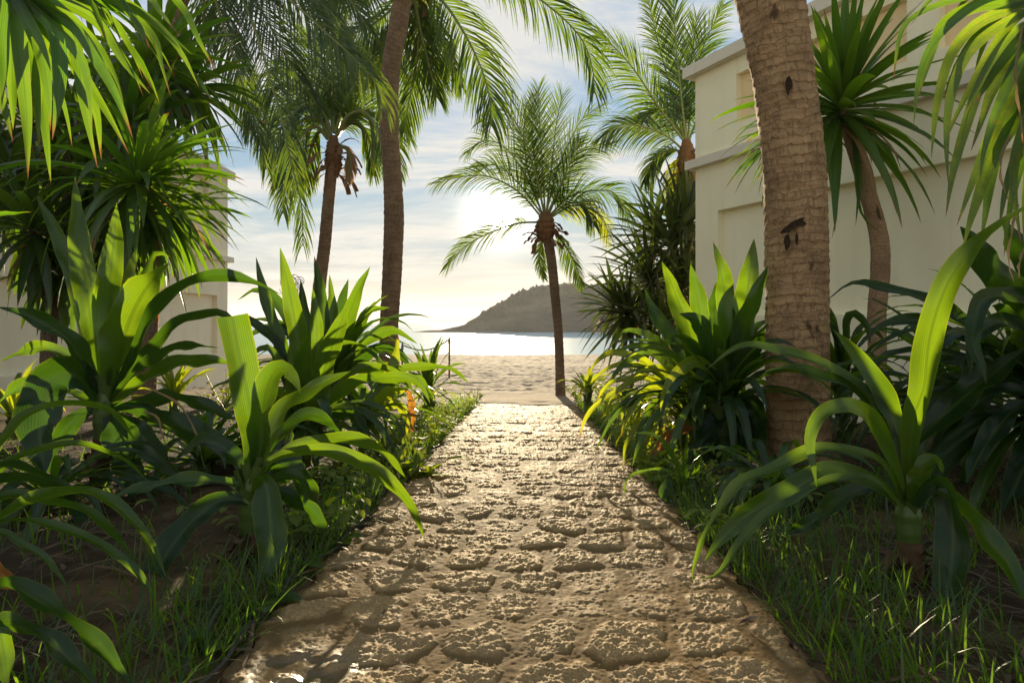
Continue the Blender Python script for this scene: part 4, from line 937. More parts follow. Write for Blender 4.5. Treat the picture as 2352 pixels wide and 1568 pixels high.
# L1: tall on the left
l1, b = lily('tall lily plant with two pointed upright leaves in front of the forked brown trunk', (225, 1140, 3.6))
stalk(l1, b-np.array((0, 0, .03)), P(238, 1000, 3.6), .055, .06, 'stub'); stalk(l1, P(238, 1005, 3.6), P(240, 880, 3.6), .06, .035)
for px, w, rl, rn, mt, y1 in [
    ([(225, 920), (216, 800), (198, 660), (178, 530), (172, 406)], 56, (5, 5), .5, 'lily', 3.65), ([(242, 920), (246, 770), (252, 650), (262, 545), (268, 470)], 62, (5, 5), .6, 'lily', 3.6),
    ([(250, 920), (270, 830), (300, 730), (338, 660), (388, 604)], 96, (10, 25), .95, 'lily', 3.5), ([(225, 910), (195, 750), (165, 635), (125, 525), (82, 450)], 42, (10, 10), .3, 'lily', 3.8),
    ([(255, 920), (300, 830), (350, 725), (415, 662), (500, 634), (588, 652), (648, 678)], 46, (25, 45), .3, 'lily_dark', 3.3), ([(250, 930), (300, 870), (380, 809), (440, 797), (505, 799)], 40, (40, 50), .3, 'lily_dark', 3.3),
    ([(255, 935), (350, 862), (450, 829), (538, 836)], 52, (35, 40), .4, 'lily', 3.3), ([(255, 945), (330, 925), (400, 917), (475, 936), (545, 965)], 52, (40, 35), .15, 'lily_dark', 3.3),
    ([(245, 945), (310, 984), (352, 1034), (420, 1100)], 72, (25, 10), .4, 'lily_dark', 3.2), ([(250, 940), (300, 940), (380, 970), (450, 994), (520, 1034), (556, 1090)], 74, (35, 20), .1, 'lily_dark', 3.2),
    ([(232, 920), (190, 830), (150, 775), (75, 730), (-10, 704)], 60, (25, 40), .3, 'lily_dark', 3.2), ([(235, 930), (200, 880), (150, 862), (110, 890), (92, 984), (102, 1090)], 120, (30, 0), .05, 'lily_dark', 3.1),
    ([(245, 930), (265, 850), (280, 740), (295, 640), (312, 570)], 44, (10, 10), .8, 'lily', 3.9), ([(248, 925), (300, 760), (330, 640), (355, 580), (390, 590)], 50, (10, 30), .5, 'lily', 3.9),
    ([(235, 930), (150, 900), (70, 880), (-10, 930)], 50, (40, 40), .3, 'lily', 3.4), ([(232, 925), (170, 830), (90, 800), (0, 830)], 44, (40, 40), .5, 'lily', 3.9),
    ([(236, 935), (180, 960), (120, 1040), (80, 1120)], 60, (25, 20), .2, 'lily_dark', 3.3), ([(246, 935), (270, 1000), (300, 1080), (310, 1160)], 70, (20, 10), .2, 'lily_dark', 3.3),
    ([(250, 925), (330, 820), (420, 740), (500, 720), (560, 760)], 44, (35, 40), .4, 'lily_dark', 3.8)]:
    lv(l1, px, 3.6, y1, w, rl, mt, rnd=rn, n=22)
mbz = MB()
for px in ([(340, 890), (410, 930), (450, 1000), (470, 1080)], [(330, 945), (360, 960), (375, 1010), (400, 1040)]): hleaf(mbz, px, 3.2, 3.1, 8, (20, 90), prof_strap, 14, 2, .6)
mbz.build('dry_leaves', M['dry'], l1)

# L6: lowest left corner
l6, b = lily('low lily plant whose narrow leaves arch in from the lower left edge', (-130, 1420, 1.95))
stalk(l6, b-np.array((0, 0, .03)), P(-120, 1200, 1.95), .045, .025)
for px, w, rl, mt, y1, rn in [
    ([(-120, 1260), (0, 1190), (75, 1144), (175, 1128), (250, 1149), (310, 1199), (350, 1249), (375, 1309), (384, 1332)], 38, (50, 15), 'lily', 1.85, .5), ([(-120, 1240), (0, 1198), (100, 1203), (200, 1234), (275, 1279), (325, 1329), (360, 1399), (371, 1462)], 28, (50, 25), 'lily', 1.75, .3),
    ([(-120, 1250), (0, 1224), (50, 1249), (110, 1289), (145, 1334), (166, 1402)], 24, (45, 30), 'lily', 1.75, .2), ([(-120, 1150), (0, 1072), (75, 1084), (150, 1119), (205, 1155)], 32, (50, 40), 'lily_dark', 2.2, .3),
    ([(-120, 1220), (0, 1144), (100, 1148), (200, 1179), (260, 1224), (312, 1288)], 36, (50, 30), 'lily', 2.1, .2), ([(-120, 1180), (0, 1072), (100, 1029), (200, 1023), (280, 1054), (342, 1106)], 24, (50, 35), 'lily', 2.4, .4),
    ([(-120, 1150), (0, 1015), (60, 955), (170, 925), (260, 950), (312, 1012)], 30, (50, 30), 'lily', 2.6, .6), ([(-120, 1190), (0, 1100), (90, 1110), (160, 1160)], 34, (45, 40), 'lily_dark', 2.3, .2)]:
    lv(l6, px, 1.95, y1, w, rl, mt, rnd=rn)
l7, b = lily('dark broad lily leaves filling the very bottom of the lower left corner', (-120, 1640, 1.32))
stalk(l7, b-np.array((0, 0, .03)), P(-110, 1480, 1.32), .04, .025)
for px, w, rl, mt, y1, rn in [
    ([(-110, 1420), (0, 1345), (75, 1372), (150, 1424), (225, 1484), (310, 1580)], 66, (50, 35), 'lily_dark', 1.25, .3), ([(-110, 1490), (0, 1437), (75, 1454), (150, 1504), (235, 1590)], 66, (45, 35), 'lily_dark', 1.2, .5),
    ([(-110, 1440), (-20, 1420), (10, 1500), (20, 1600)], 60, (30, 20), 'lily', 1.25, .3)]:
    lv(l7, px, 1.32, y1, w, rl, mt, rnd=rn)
mbz = MB(); hleaf(mbz, [(-60, 1270), (0, 1315), (40, 1345), (62, 1362)], 1.5, 1.5, 40, (20, 30)); mbz.build('dead_leaf', M['dead'], l7)

# L3 and its neighbours along the left bed
l3, b = lily('upright lily plant with a long pale green spear leaf left of the tall slender palm', (695, 1085, 4.25))
stalk(l3, b-np.array((0, 0, .03)), P(700, 960, 4.25), .06, .035)
for px, w, rl, mt, y1, rn in [
    ([(700, 990), (697, 890), (683, 770), (665, 670), (643, 568)], 48, (5, 5), 'lily', 4.2, .85), ([(708, 980), (722, 860), (728, 760), (718, 662)], 38, (5, 5), 'lily', 4.3, .5),
    ([(715, 980), (740, 870), (768, 780), (800, 696)], 54, (5, 10), 'lily', 4.1, .7), ([(695, 980), (650, 810), (612, 700), (588, 590)], 34, (10, 10), 'lily', 4.5, .3),
    ([(708, 1009), (738, 949), (808, 886), (888, 868), (958, 876), (988, 925)], 42, (40, 20), 'lily', 3.9, .6), ([(695, 1000), (688, 930), (696, 840), (712, 760)], 50, (5, 10), 'lily', 4.0, .3),
    ([(700, 1000), (670, 900), (640, 830), (610, 800), (570, 820)], 40, (25, 35), 'lily', 4.0, .4), ([(715, 1000), (760, 960), (810, 960), (850, 1010)], 44, (35, 25), 'lily_dark', 4.0, .3),
    ([(700, 1000), (650, 950), (610, 960), (590, 1010)], 44, (35, 25), 'lily_dark', 4.0, .3), ([(705, 1000), (700, 940), (740, 840), (790, 790), (850, 800)], 40, (25, 35), 'lily', 4.6, .5),
    ([(712, 1000), (770, 900), (830, 850), (900, 850), (940, 890)], 34, (40, 40), 'lily', 4.7, .7), ([(690, 1000), (660, 880), (625, 780), (560, 730), (520, 750)], 38, (25, 30), 'lily_dark', 4.4, .4)]:
    lv(l3, px, 4.25, y1, w, rl, mt, rnd=rn, n=20)
fill(l3, P(700, 985, 4.25), 34, .85, .065, (.0, 1.1), 2.2, mat='lily_dark')
l4, b = lily('dense dark lily clump with many pointed tips at the foot of the slender palm', (770, 1000, 5.8))
stalk(l4, b-np.array((0, 0, .03)), P(765, 880, 5.8), .07, .04)
for px, w, rl, mt, y1, rn in [
    ([(755, 920), (748, 800), (738, 700), (722, 588)], 36, (5, 5), 'lily_dark', 5.8, .6), ([(760, 920), (762, 800), (762, 710), (757, 630)], 32, (5, 5), 'lily', 5.9, .5),
    ([(765, 920), (780, 800), (810, 700), (850, 612)], 40, (5, 10), 'lily', 5.7, .4), ([(775, 920), (810, 800), (845, 720), (895, 706)], 34, (20, 40), 'lily', 5.6, .6),
    ([(770, 920), (800, 780), (830, 740), (862, 690)], 30, (10, 20), 'lily', 6.0, .5), ([(750, 920), (720, 800), (700, 720), (690, 640)], 32, (5, 5), 'lily_dark', 5.9, .3),
    ([(745, 920), (690, 790), (640, 700), (590, 668), (545, 690)], 34, (20, 30), 'lily_dark', 5.8, .3), ([(745, 920), (700, 820), (650, 760), (590, 760), (560, 800)], 36, (30, 40), 'lily_dark', 5.6, .2),
    ([(775, 920), (830, 830), (880, 800), (930, 830), (945, 870)], 38, (35, 25), 'lily_dark', 5.4, .3), ([(778, 920), (850, 860), (910, 850), (950, 900)], 36, (35, 25), 'lily', 5.3, .4),
    ([(765, 920), (790, 840), (840, 790), (900, 760), (960, 790)], 36, (30, 30), 'lily', 6.0, .5), ([(770, 910), (770, 800), (785, 700), (800, 640)], 34, (5, 5), 'lily_dark', 6.2, .4)]:
    lv(l4, px, 5.8, y1, w, rl, mt, rnd=rn, n=18)
fill(l4, P(765, 890, 5.8), 54, 1.05, .07, (.0, 1.3), 2.0, mat='lily_dark')
l9, b = lily('lily plant by the path edge with orange withered leaf tip', (835, 1030, 4.9))
stalk(l9, b-np.array((0, 0, .03)), P(838, 960, 4.9), .05, .03)
for px, w, rl, mt, y1, rn in [
    ([(838, 980), (850, 920), (898, 858), (968, 844), (1038, 849), (1078, 882)], 28, (40, 25), 'lily', 5.2, .7), ([(840, 985), (858, 945), (888, 910), (935, 893)], 40, (20, 35), 'lime', 4.8, .8),
    ([(838, 980), (830, 930), (858, 974), (870, 1015)], 34, (20, 10), 'lily', 4.7, .5), ([(845, 980), (880, 900), (905, 830), (915, 770)], 30, (5, 10), 'lime', 5.2, .5),
    ([(845, 980), (900, 930), (930, 950), (935, 1000)], 30, (30, 20), 'lime', 4.7, .6), ([(835, 980), (800, 900), (760, 870), (720, 890)], 34, (30, 30), 'lily_dark', 4.8, .4),
    ([(840, 985), (850, 940), (900, 880), (960, 870), (1000, 920)], 30, (35, 25), 'lily', 5.0, .5)]:
    lv(l9, px, 4.9, y1, w, rl, mt, rnd=rn, n=20)
fill(l9, P(838, 965, 4.9), 34, .6, .05, (.3, 1.2), 2.0, mat='lily')
mbz = MB(); hleaf(mbz, [(932, 893), (942, 908), (948, 949), (950, 1003)], 4.8, 4.75, 20, (10, 40), wave=.2); mbz.build('withered_tip', M['dead'], l9)
l5, b = lily('small spiky lily tuft at the far end of the left path edge', (985, 935, 7.6))
stalk(l5, b-np.array((0, 0, .03)), P(984, 890, 7.6), .06, .04)
fill(l5, P(984, 895, 7.6), 30, .62, .055, (.25, 1.45), 1.2, mat='lily')
fill(l5, P(990, 910, 7.5), 12, .45, .045, (.1, .8), 1.8, mat='lime')
l8, b = lily('sunlit lime green lily tuft low in front of the pale building', (400, 960, 7.2))
stalk(l8, b-np.array((0, 0, .03)), P(398, 910, 7.2), .05, .04)
fill(l8, P(398, 920, 7.2), 26, .6, .06, (.4, 1.4), 1.2, mat='lime')
lx, b = lily('sunlit lily tuft at the extreme left edge behind the dark hanging leaf', (30, 1010, 5.6))
stalk(lx, b-np.array((0, 0, .03)), P(30, 960, 5.6), .05, .04)
fill(lx, P(30, 965, 5.6), 22, .6, .06, (.2, 1.3), 1.6, mat='lime')
ly, b = lily('shaded lily plant between the snapped leaf plant and the tall spear leaf plant', (470, 1120, 3.9))
stalk(ly, b-np.array((0, 0, .03)), P(470, 1060, 3.9), .05, .035)
fill(ly, P(470, 1065, 3.9), 44, .7, .055, (.1, 1.1), 1.8, mat='lily')
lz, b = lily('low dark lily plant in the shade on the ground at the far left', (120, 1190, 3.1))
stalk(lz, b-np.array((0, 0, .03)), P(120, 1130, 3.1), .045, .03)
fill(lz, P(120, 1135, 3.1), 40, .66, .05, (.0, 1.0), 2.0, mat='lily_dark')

# R1: big clump left of the thick trunk
r1, b = lily('big lily clump of bright upright leaves just left of the thick palm trunk', (1650, 1055, 4.6))
stalk(r1, b-np.array((0, 0, .03)), P(1655, 880, 4.6), .09, .06)
for px, w, rl, mt, y1, rn in [
    ([(1620, 930), (1595, 810), (1562, 700), (1520, 600)], 44, (5, 10), 'lily', 4.5, .8), ([(1665, 930), (1676, 770), (1662, 660), (1645, 580), (1638, 556)], 46, (5, 20), 'lily', 4.6, .6),
    ([(1680, 930), (1695, 780), (1718, 660), (1732, 548)], 54, (5, 10), 'lily', 4.6, .8), ([(1640, 930), (1618, 800), (1602, 690), (1586, 606)], 44, (5, 5), 'lily', 4.8, .3),
    ([(1690, 930), (1700, 800), (1728, 700), (1764, 610)], 44, (10, 20), 'lily', 4.4, .4), ([(1650, 930), (1640, 820), (1610, 740), (1560, 720)], 46, (10, 25), 'lily_dark', 4.4, .3),
    ([(1675, 930), (1700, 850), (1740, 800), (1780, 800)], 44, (20, 30), 'lily_dark', 4.3, .3), ([(1655, 930), (1655, 830), (1640, 720), (1650, 640)], 46, (5, 5), 'lily_dark', 4.9, .4),
    ([(1670, 930), (1690, 830), (1700, 740), (1745, 680)], 46, (5, 15), 'lily', 4.9, .5), ([(1640, 930), (1600, 840), (1550, 780), (1500, 720), (1480, 660)], 36, (10, 20), 'lily_dark', 4.8, .3),
    ([(1630, 930), (1570, 850), (1520, 810), (1456, 798), (1410, 806)], 32, (35, 40), 'lily', 4.3, .6), ([(1690, 920), (1640, 984), (1596, 1034), (1570, 1085)], 56, (25, 15), 'lily_dark', 4.3, .2),
    ([(1700, 900), (1728, 930), (1735, 980), (1724, 1060)], 62, (20, 5), 'lily_dark', 4.3, .1), ([(1700, 930), (1710, 1000), (1670, 1060), (1630, 1095)], 60, (20, 10), 'lily_dark', 4.2, .1),
    ([(1640, 900), (1625, 856), (1604, 890), (1606, 930), (1612, 980)], 36, (15, 0), 'lily_dark', 4.1, .7), ([(1660, 920), (1640, 860), (1596, 830), (1548, 866), (1528, 924), (1526, 990)], 32, (25, 0), 'lime', 4.1, .6),
    ([(1670, 930), (1640, 960), (1620, 1020), (1625, 1080)], 60, (20, 10), 'lily_dark', 4.4, .2), ([(1660, 920), (1700, 830), (1750, 770), (1790, 740)], 40, (10, 20), 'lily_dark', 4.7, .3)]:
    lv(r1, px, 4.6, y1, w*1.15, rl, mt, rnd=rn, n=20)
fill(r1, P(1655, 930, 4.6), 56, .95, .07, (.4, 1.3), 1.8, mat='lily_dark')
rl1, b = lily('lime green lily plant with narrow leaves spilling over the right edge of the path', (1570, 1040, 4.9))
stalk(rl1, b-np.array((0, 0, .03)), P(1575, 950, 4.9), .07, .04)
for px, w, y1, rn, mt in [
    ([(1590, 950), (1526, 879), (1476, 828), (1411, 809), (1372, 830), (1350, 862)], 24, 4.9, .6, 'lime'), ([(1588, 950), (1521, 884), (1476, 869), (1416, 899), (1366, 934), (1341, 969), (1330, 1013)], 20, 4.6, .9, 'lime'),
    ([(1580, 950), (1506, 906), (1456, 922), (1411, 954), (1386, 1004), (1364, 1036)], 20, 4.5, .4, 'lily'), ([(1590, 965), (1536, 949), (1496, 994), (1473, 1044), (1477, 1122)], 18, 4.3, .9, 'lime'),
    ([(1585, 960), (1526, 950), (1471, 969), (1441, 1019), (1430, 1078)], 18, 4.4, .6, 'lime'), ([(1580, 985), (1536, 985), (1496, 1014), (1456, 1059), (1426, 1084), (1374, 1078)], 22, 4.4, .7, 'lime'),
    ([(1590, 950), (1540, 850), (1480, 812), (1420, 850), (1390, 900)], 24, 5.0, .5, 'lily'), ([(1590, 950), (1540, 890), (1480, 900), (1440, 960), (1425, 1010)], 22, 4.6, .5, 'lime'),
    ([(1590, 955), (1550, 910), (1500, 930), (1470, 990), (1455, 1050)], 20, 4.4, .6, 'lily'), ([(1592, 950), (1560, 870), (1510, 845), (1455, 870), (1400, 880), (1370, 920)], 24, 4.8, .7, 'lime'),
    ([(1592, 955), (1560, 960), (1530, 1010), (1510, 1080), (1500, 1130)], 20, 4.2, .6, 'lily'), ([(1590, 945), (1530, 860), (1450, 838), (1390, 850), (1355, 880)], 22, 5.1, .8, 'lime'),
    ([(1590, 940), (1540, 820), (1490, 770), (1440, 760), (1400, 790)], 24, 5.1, .4, 'lily'), ([(1592, 960), (1545, 1000), (1525, 1060), (1520, 1110)], 18, 4.3, .5, 'lime')]:
    lv(rl1, px, 4.85, y1, w, (40, 15), mt, rnd=rn, n=22)
fill(rl1, P(1580, 955, 4.9), 40, .7, .045, (.2, 1.2), 2.2, mat='lily')
fill(rl1, P(1570, 965, 4.8), 26, .62, .036, (.1, 1.1), 2.4, (2.0, 4.8), mat='lime')
fill(rl1, P(1510, 960, 5.3), 22, .55, .034, (.1, 1.2), 2.2, (1.8, 5.0), mat='lime')
mbz = MB()
for px in ([(1580, 976), (1545, 995), (1520, 1020), (1494, 1066)], [(1600, 985), (1560, 990), (1520, 1040)]): hleaf(mbz, px, 4.5, 4.3, 26, (25, 20), wave=.15)
mbz.build('dead_leaf', M['dead'], rl1)

r5, b = lily('small grassy lily seedling with a yellow drooping leaf at the right path edge', (1572, 1140, 3.5))
stalk(r5, b-np.array((0, 0, .02)), P(1572, 1108, 3.5), .018, .012)
for px, w, mt in [([(1572, 1120), (1540, 1040), (1505, 1000), (1460, 994)], 14, 'lily'), ([(1570, 1120), (1545, 1085), (1500, 1079), (1445, 1095), (1431, 1142)], 10, 'lily'), ([(1572, 1125), (1576, 1140), (1584, 1160), (1591, 1186)], 16, 'dead'),
                  ([(1574, 1120), (1574, 1060), (1578, 1010)], 14, 'lily'), ([(1572, 1120), (1540, 1110), (1522, 1130), (1540, 1158)], 22, 'lily_dark'), ([(1575, 1120), (1590, 1090), (1592, 1120), (1590, 1142)], 18, 'lily'), ([(1576, 1120), (1600, 1080), (1610, 1040)], 12, 'lily'), ([(1570, 1122), (1550, 1130), (1540, 1152), (1560, 1170)], 20, 'lily_dark')]:
    lv(r5, px, 3.5, 3.4, w, (20, 30), mt, n=16)

r6, b = lily('small sunlit lily tuft at the far right path end beside the small palm', (1350, 925, 8.4))
stalk(r6, b-np.array((0, 0, .03)), P(1350, 895, 8.4), .05, .04)
fill(r6, P(1350, 905, 8.4), 30, .42, .055, (.25, 1.3), 1.4, mat='lime')
r7, b = lily('lime green lily tuft half way along the right path edge', (1440, 960, 6.8))
stalk(r7, b-np.array((0, 0, .03)), P(1440, 905, 6.8), .05, .04)
fill(r7, P(1440, 925, 6.8), 26, .45, .05, (.1, 1.1), 1.8, mat='lime')

# R3: dark plants in the right-hand shade
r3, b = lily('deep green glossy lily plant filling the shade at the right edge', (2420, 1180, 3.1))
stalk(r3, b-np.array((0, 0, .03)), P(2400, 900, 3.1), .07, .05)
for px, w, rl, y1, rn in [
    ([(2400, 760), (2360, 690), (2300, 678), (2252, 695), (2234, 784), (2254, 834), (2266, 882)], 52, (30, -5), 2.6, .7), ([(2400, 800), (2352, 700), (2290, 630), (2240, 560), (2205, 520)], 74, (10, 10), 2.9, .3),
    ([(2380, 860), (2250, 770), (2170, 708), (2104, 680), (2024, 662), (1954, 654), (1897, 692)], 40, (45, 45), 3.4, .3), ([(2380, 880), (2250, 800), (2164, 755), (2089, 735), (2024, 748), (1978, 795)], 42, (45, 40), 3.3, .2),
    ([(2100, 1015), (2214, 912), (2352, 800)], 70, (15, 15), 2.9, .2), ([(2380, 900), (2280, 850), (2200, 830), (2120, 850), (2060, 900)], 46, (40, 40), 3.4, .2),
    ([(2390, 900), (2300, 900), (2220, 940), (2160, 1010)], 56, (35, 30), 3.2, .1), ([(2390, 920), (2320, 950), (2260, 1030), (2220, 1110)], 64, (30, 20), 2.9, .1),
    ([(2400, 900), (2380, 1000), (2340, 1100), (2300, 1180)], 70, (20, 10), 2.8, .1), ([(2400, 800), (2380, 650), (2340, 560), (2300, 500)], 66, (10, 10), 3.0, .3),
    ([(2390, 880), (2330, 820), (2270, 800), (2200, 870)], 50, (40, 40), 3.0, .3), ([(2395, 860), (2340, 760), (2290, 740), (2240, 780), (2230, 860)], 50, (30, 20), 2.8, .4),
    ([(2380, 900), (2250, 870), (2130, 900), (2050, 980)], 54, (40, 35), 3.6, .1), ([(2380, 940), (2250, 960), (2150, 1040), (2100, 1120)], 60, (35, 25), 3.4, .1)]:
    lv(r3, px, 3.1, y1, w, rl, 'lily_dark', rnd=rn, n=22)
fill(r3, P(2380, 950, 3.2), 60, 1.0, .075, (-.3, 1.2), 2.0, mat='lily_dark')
r3b, b = lily('deep green lily plant under the slim tree beside the cream wall', (2200, 1080, 4.3))
stalk(r3b, b-np.array((0, 0, .03)), P(2200, 930, 4.3), .06, .04)
fill(r3b, P(2200, 930, 4.3), 56, 1.05, .075, (.0, 1.2), 1.9, mat='lily_dark')
r4, b = lily('dark lily plant between the thick palm trunk and the slim pale stem', (1940, 1010, 5.2))
stalk(r4, b-np.array((0, 0, .03)), P(1935, 860, 5.2), .05, .04)
fill(r4, P(1935, 870, 5.2), 44, .85, .06, (.0, 1.3), 2.0, mat='lily_dark')
for px, w in [([(1935, 850), (1925, 780), (1905, 740), (1880, 760)], 20), ([(1935, 850), (1945, 770), (1955, 720), (1985, 740), (2000, 790)], 26), ([(1935, 860), (1920, 760), (1900, 700), (1880, 680)], 22)]:
    lv(r4, px, 5.2, 5.0, w, (30, 20), 'lily_dark', n=18)
r8, b = lily('dark narrow leaved lily plant in front of the thick palm trunk', (1780, 1150, 3.3))
stalk(r8, b-np.array((0, 0, .03)), P(1780, 1120, 3.3), .04, .03)
fill(r8, P(1780, 1120, 3.3), 34, .5, .05, (.1, 1.1), 2.0, mat='lily_dark')

# ------------------------------------------------------------------ small shrubs, seedlings, twigs
def shrub(label, u, v, Y, h, n, lw, mat='shrub', name='leafy_shrub'):
    b = P(u, v, Y); b[2] = float(bed_z(b[0], b[1])); r = thing(name, label, 'shrub', b)
    ms, ml = MB(), MB()
    for k in range(max(5, n//7)):
        az = random.uniform(0, 6.283); el = random.uniform(.5, 1.4); d = sphdir(az, el); L = h*random.uniform(.6, 1.1)
        pts = [b+d*L*t+np.array((0, 0, .1*L*t*t)) for t in np.linspace(0, 1, 5)]
        tube(ms, pts, [.006, .005, .004, .003, .002], 5)
        for j in range(7):
            t = random.uniform(.3, 1); p = b+d*L*t+np.array((0, 0, .1*L*t*t))
            gleaf(ml, p, sphdir(random.uniform(0, 6.283), random.uniform(-.2, .9)), lw*random.uniform(1.3, 2.2), lw, .8, 6, 2, prof_ovate, .25, .02)
    ms.build('stem', M['stalk'], r); ml.build('foliage', M[mat], r); return r
shrub('small yellow green leafy shrub at the left path edge below the orange tip', 938, 1058, 4.0, .27, 60, .072)
shrub('sprawling yellow green bush catching the sun beside the pale building', 520, 935, 8.0, .5, 80, .05)
shrub('low sunlit bush behind the tall left lily plant', 330, 945, 8.4, .45, 80, .05)
shrub('tiny leafy sprig at the foot of the small palm', 1325, 915, 10.4, .28, 50, .05)
shrub('tiny leafy sprig at the beach end of the left path edge', 1095, 915, 10.0, .25, 30, .04)
shrub('yellow green bush right of the path behind the lime tuft', 1400, 925, 8.8, .42, 80, .05)
shrub('knee high sunlit bush at the left end of the beach', 620, 930, 9.4, .5, 80, .05)

for i, (u, v, Y, lab) in enumerate([(770, 1222, 2.85, 'round leaved seedling leaning on the hose at the left path edge, farthest from the lens'), (765, 1252, 2.66, 'round leaved seedling with one flat bright leaf beside the path hose'), (668, 1312, 2.35, 'small round leaved seedling at the hose below the drooping front leaf'),
                                 (600, 1400, 2.02, 'round leaved seedling with two dark leaves among grass by the path'), (528, 1478, 1.78, 'round leaved seedling with one large pale leaf in the grass at the bottom left')]):
    b = P(u, v, Y); b[2] = float(bed_z(b[0], b[1])); r = thing('creeper_seedling', lab, 'seedling', b, 'round leaved seedlings')
    for k in range(3 if i != 4 else 2):
        az = random.uniform(2.5, 6.6); h = random.uniform(.02, .06); mb = MB(); tip = b+sphdir(az, .7)*h*1.3
        tube(mb, [b-np.array((0, 0, .01)), (b+tip)/2+np.array((0, 0, .01)), tip], [.003, .0025, .002], 5); mb.build('stem', M['stalk'], r)
        mb = MB(); gleaf(mb, tip, sphdir(az, random.uniform(0, .4)), .095, .075, .6, 9, 4, prof_ovate, .2, .02); mb.build('leaf', M['lily'], r)

tw = thing('twiggy_shrub', 'leafless curly twigged shrub against the sky left of the slender palm', 'shrub', (P(672, 900, 9.2)[0], 9.2, -.4))
mb = MB()
for k in range(26):
    a = P(random.uniform(655, 690), random.uniform(640, 690), 9.2+random.uniform(-.2, .2)); th = random.uniform(0, 6.28); r0 = random.uniform(.04, .12)
    tube(mb, [a+np.array((math.cos(th+s)*r0*(1-s*.12), random.uniform(-.01, .01), math.sin(th+s)*r0*(1-s*.12))) for s in np.linspace(0, 4.5, 12)], np.full(12, .004), 4)
for k in range(7): tube(mb, [P(672, 905, 9.2), P(random.uniform(660, 685), 760, 9.2), P(random.uniform(645, 700), 660, 9.2)], [.012, .008, .004], 5, 10)
mb.build('twigs', M['wood'], tw)

# ------------------------------------------------------------------ rope rail, hose
pts = [(1032, 775, 878, 16.0, 'thin rope post standing on the beach just left of the path'), (924, 788, 884, 15.0, 'thin rope post beside the foot of the slender palm')]
for u, v0, v1, Y, lab in pts:
    b = P(u, v1, Y); b[2] = float(beach_z(b[0], b[1])); r = thing('rope_post', lab, 'post', b, 'posts of the rope rail')
    t = P(u, v0, Y); mb = MB(); tube(mb, [b-np.array((0, 0, .1)), (b+t)/2, t], [.022, .021, .018], 10, 12); mb.build('post', M['wood'], r)
    mb = MB(); tube(mb, [t+np.array((0, 0, -.14)), t+np.array((0, 0, -.10)), t+np.array((0, 0, -.06))], [.024, .03, .024], 10, 8); mb.build('rope_loop', M['rope'], r)
a, c_ = P(1032, 779, 16.0), P(924, 792, 15.0)
mb = MB(); tube(mb, [a*(1-t)+c_*t-np.array((0, 0, .18*math.sin(math.pi*t))) for t in np.linspace(0, 1, 20)], np.full(20, .014), 8)
tag(mb.build('rope', M['rope'], org=a), 'sagging rope strung between the two thin posts on the beach', 'rope')
mb = MB(); ys = np.linspace(1.2, 6.2, 90)
hp = np.array([(xl(y)-.015+.02*math.sin(y*5)+.012*math.sin(y*13), y, float(ground_z(0, y))+.012+.006*math.sin(y*9)) for y in ys])
tube(mb, hp, np.full(90, .0055), 8); tag(mb.build('hose', M['hose'], org=hp[0]), 'thin dark hose lying along the left edge of the stone path', 'hose')

# ------------------------------------------------------------------ grass and litter
def blades(name, spots, mat, hrange, w, kind_label):
    V, U, Rn = [], [], []
    mb = MB()
    for (x, y) in spots:
        z = float(bed_z(x, y)); az = random.uniform(0, 6.283); el = random.uniform(.75, 1.5); h = random.uniform(*hrange)*random.choice((.6, 1, 1, 1.3))
        d = sphdir(az, el); g = random.uniform(.3, 1.6); pp = [np.array((x, y, z-.01))]
        for i in range(4):
            d = d+np.array((0, 0, -g*.10*(i+1))); d /= np.linalg.norm(d); pp.append(pp[-1]+d*h/4)
        pp = np.array(pp); s = np.array((-math.sin(az+.4), math.cos(az+.4), 0)); W = w*np.array((.8, 1, .85, .55, .05))*random.uniform(.6, 1.3)
        mb.grid(np.stack([pp-s*W[:, None]/2, pp+s*W[:, None]/2], 1), np.stack(np.broadcast_arrays(np.array((0., 1.))[None], np.linspace(0, 1, 5)[:, None]), -1), random.random())
    o = mb.build(name, M[mat]); o['kind'] = 'stuff'; return o
def scatter(n, x0, x1, y0, y1, edge=None, clump=1.5, thr=.45):
    out = []
    while len(out) < n:
        y = random.uniform(y0, y1); x = random.uniform(x0, x1)
        if xl(y)-.0 < x < xr(y)+.0: continue
        if fbm(np.array(x*clump), np.array(y*clump), 3, 101) < thr+random.uniform(-.12, .12): continue
        out.append((x, y))
    return out
def edge_scatter(n, sd, y0, y1, wd):
    out = []
    for _ in range(n):
        y = random.uniform(y0, y1); o = random.random()**1.6*wd
        out.append((xl(y)-.01-o if sd < 0 else xr(y)+.01+o, y))
    return out
blades('grass', scatter(1700, .78, 2.6, 1.3, 3.4, clump=2, thr=.40)+edge_scatter(900, 1, 1.35, 3.2, .45)+scatter(650, -2.2, -.7, 1.25, 3.0, clump=2, thr=.47)+edge_scatter(900, -1, 1.4, 3.2, .3)
       + edge_scatter(2200, -1, 3.2, 10, .35)+edge_scatter(1800, 1, 3.2, 10, .35)+scatter(900, -4.5, -1, 3, 9.5)+scatter(600, 1, 4, 3.2, 6), 'grass', (.08, .20), .006, '')
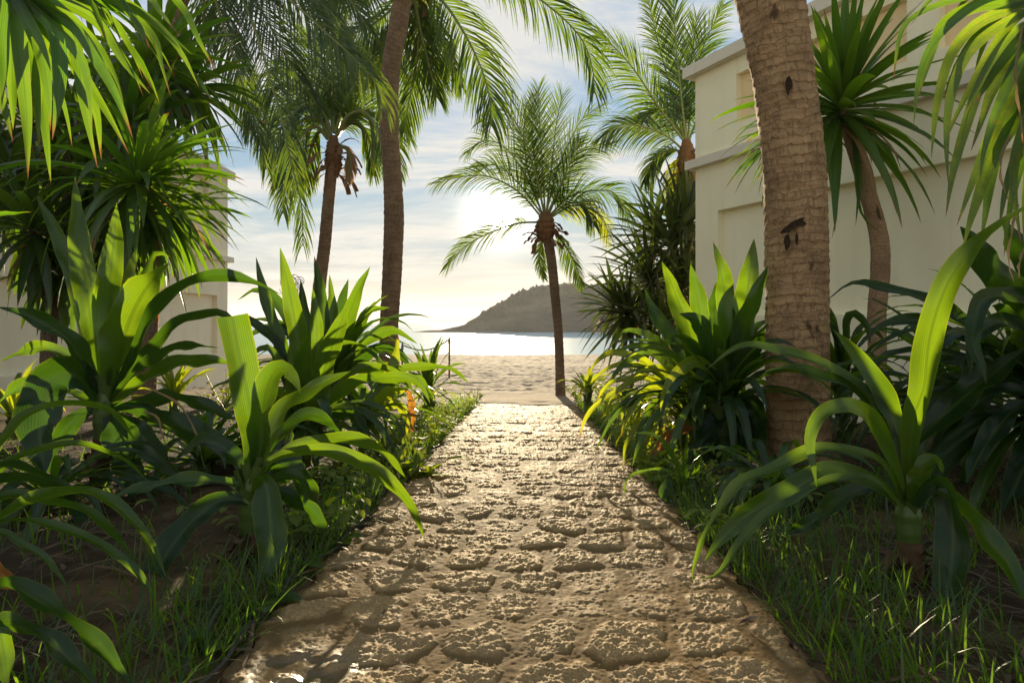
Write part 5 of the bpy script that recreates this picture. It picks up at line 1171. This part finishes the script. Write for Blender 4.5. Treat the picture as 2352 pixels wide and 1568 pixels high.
def litter():
    mb = MB()
    for k in range(7000):
        y = random.uniform(1.2, 8.5); x = random.choice((random.uniform(-4.0, float(xl(y))), random.uniform(float(xr(y)), 3.4)))
        z = float(bed_z(x, y)); az = random.uniform(0, 6.28); L = random.choice((.04, .07, .1, .2, .28))*random.uniform(.6, 1.2); w = random.uniform(.003, .016)
        pp = np.array([(x+math.cos(az)*L*t, y+math.sin(az)*L*t, z+.008+random.uniform(0, .022)) for t in (0, .35, .7, 1)]); s = np.array((-math.sin(az), math.cos(az), random.uniform(-.3, .3)))
        W = w*np.array((.5, 1, .9, .2)); mb.grid(np.stack([pp-s*W[:, None]/2, pp+s*W[:, None]/2], 1), np.zeros((4, 2, 2)), random.random())
    for k in range(150):
        y = random.uniform(1.5, 9.5); t = random.random(); t = t*t*.5 if k % 2 else 1-t*t*.5; x = float(xl(y)+(xr(y)-xl(y))*t); z = float(ground_z(x, y))+.012
        az = random.uniform(0, 6.28); L = random.uniform(.015, .09); w = random.uniform(.003, .014)
        pp = np.array([(x+math.cos(az)*L*q, y+math.sin(az)*L*q, z+random.uniform(0, .01)) for q in (0, .35, .7, 1)]); s = np.array((-math.sin(az), math.cos(az), random.uniform(-.3, .3)))
        W = w*np.array((.5, 1, .9, .2)); mb.grid(np.stack([pp-s*W[:, None]/2, pp+s*W[:, None]/2], 1), np.zeros((4, 2, 2)), random.random())
    o = mb.build('leaf_litter', M['mulch']); o['kind'] = 'stuff'
litter()
def ground_cover():
    mb = MB()
    for k in range(4200):
        sd = -1 if random.random() < .62 else 1; y = random.uniform(2.6, 9.6); o = abs(random.gauss(0, .28))+.0
        if fbm(np.array(y*1.6+sd*5), np.array(o*3), 3, 140) < random.uniform(.38, .55): continue
        x = float(xl(y))-o if sd < 0 else float(xr(y))+o
        b = np.array((x, y, float(bed_z(x, y))+random.uniform(.01, .13)*(1-min(o, .8)*.3)))
        w = random.uniform(.018, .052); gleaf(mb, b, sphdir(random.uniform(0, 6.283), random.uniform(-.3, .9)), w*random.uniform(1.4, 2.4), w, .8, 5, 2, prof_ovate, .25, .02)
    o = mb.build('ground_cover', M['shrub']); o['kind'] = 'stuff'
ground_cover()

# ------------------------------------------------------------------ sea air
def haze(density):
    mb = MB(); box(mb, -3600, 3600, -30, 3100, -9, 60)
    m, nt, out = new_mat('sea_haze'); v = nd(nt, 'ShaderNodeVolumePrincipled')
    v.inputs['Color'].default_value = (0.95, 0.93, 0.9, 1); v.inputs['Density'].default_value = density; v.inputs['Anisotropy'].default_value = 0.3
    ln(nt, v.outputs[0], out.inputs['Volume']); o = mb.build('haze', m, smooth=False); o['kind'] = 'stuff'
haze(0.0002)
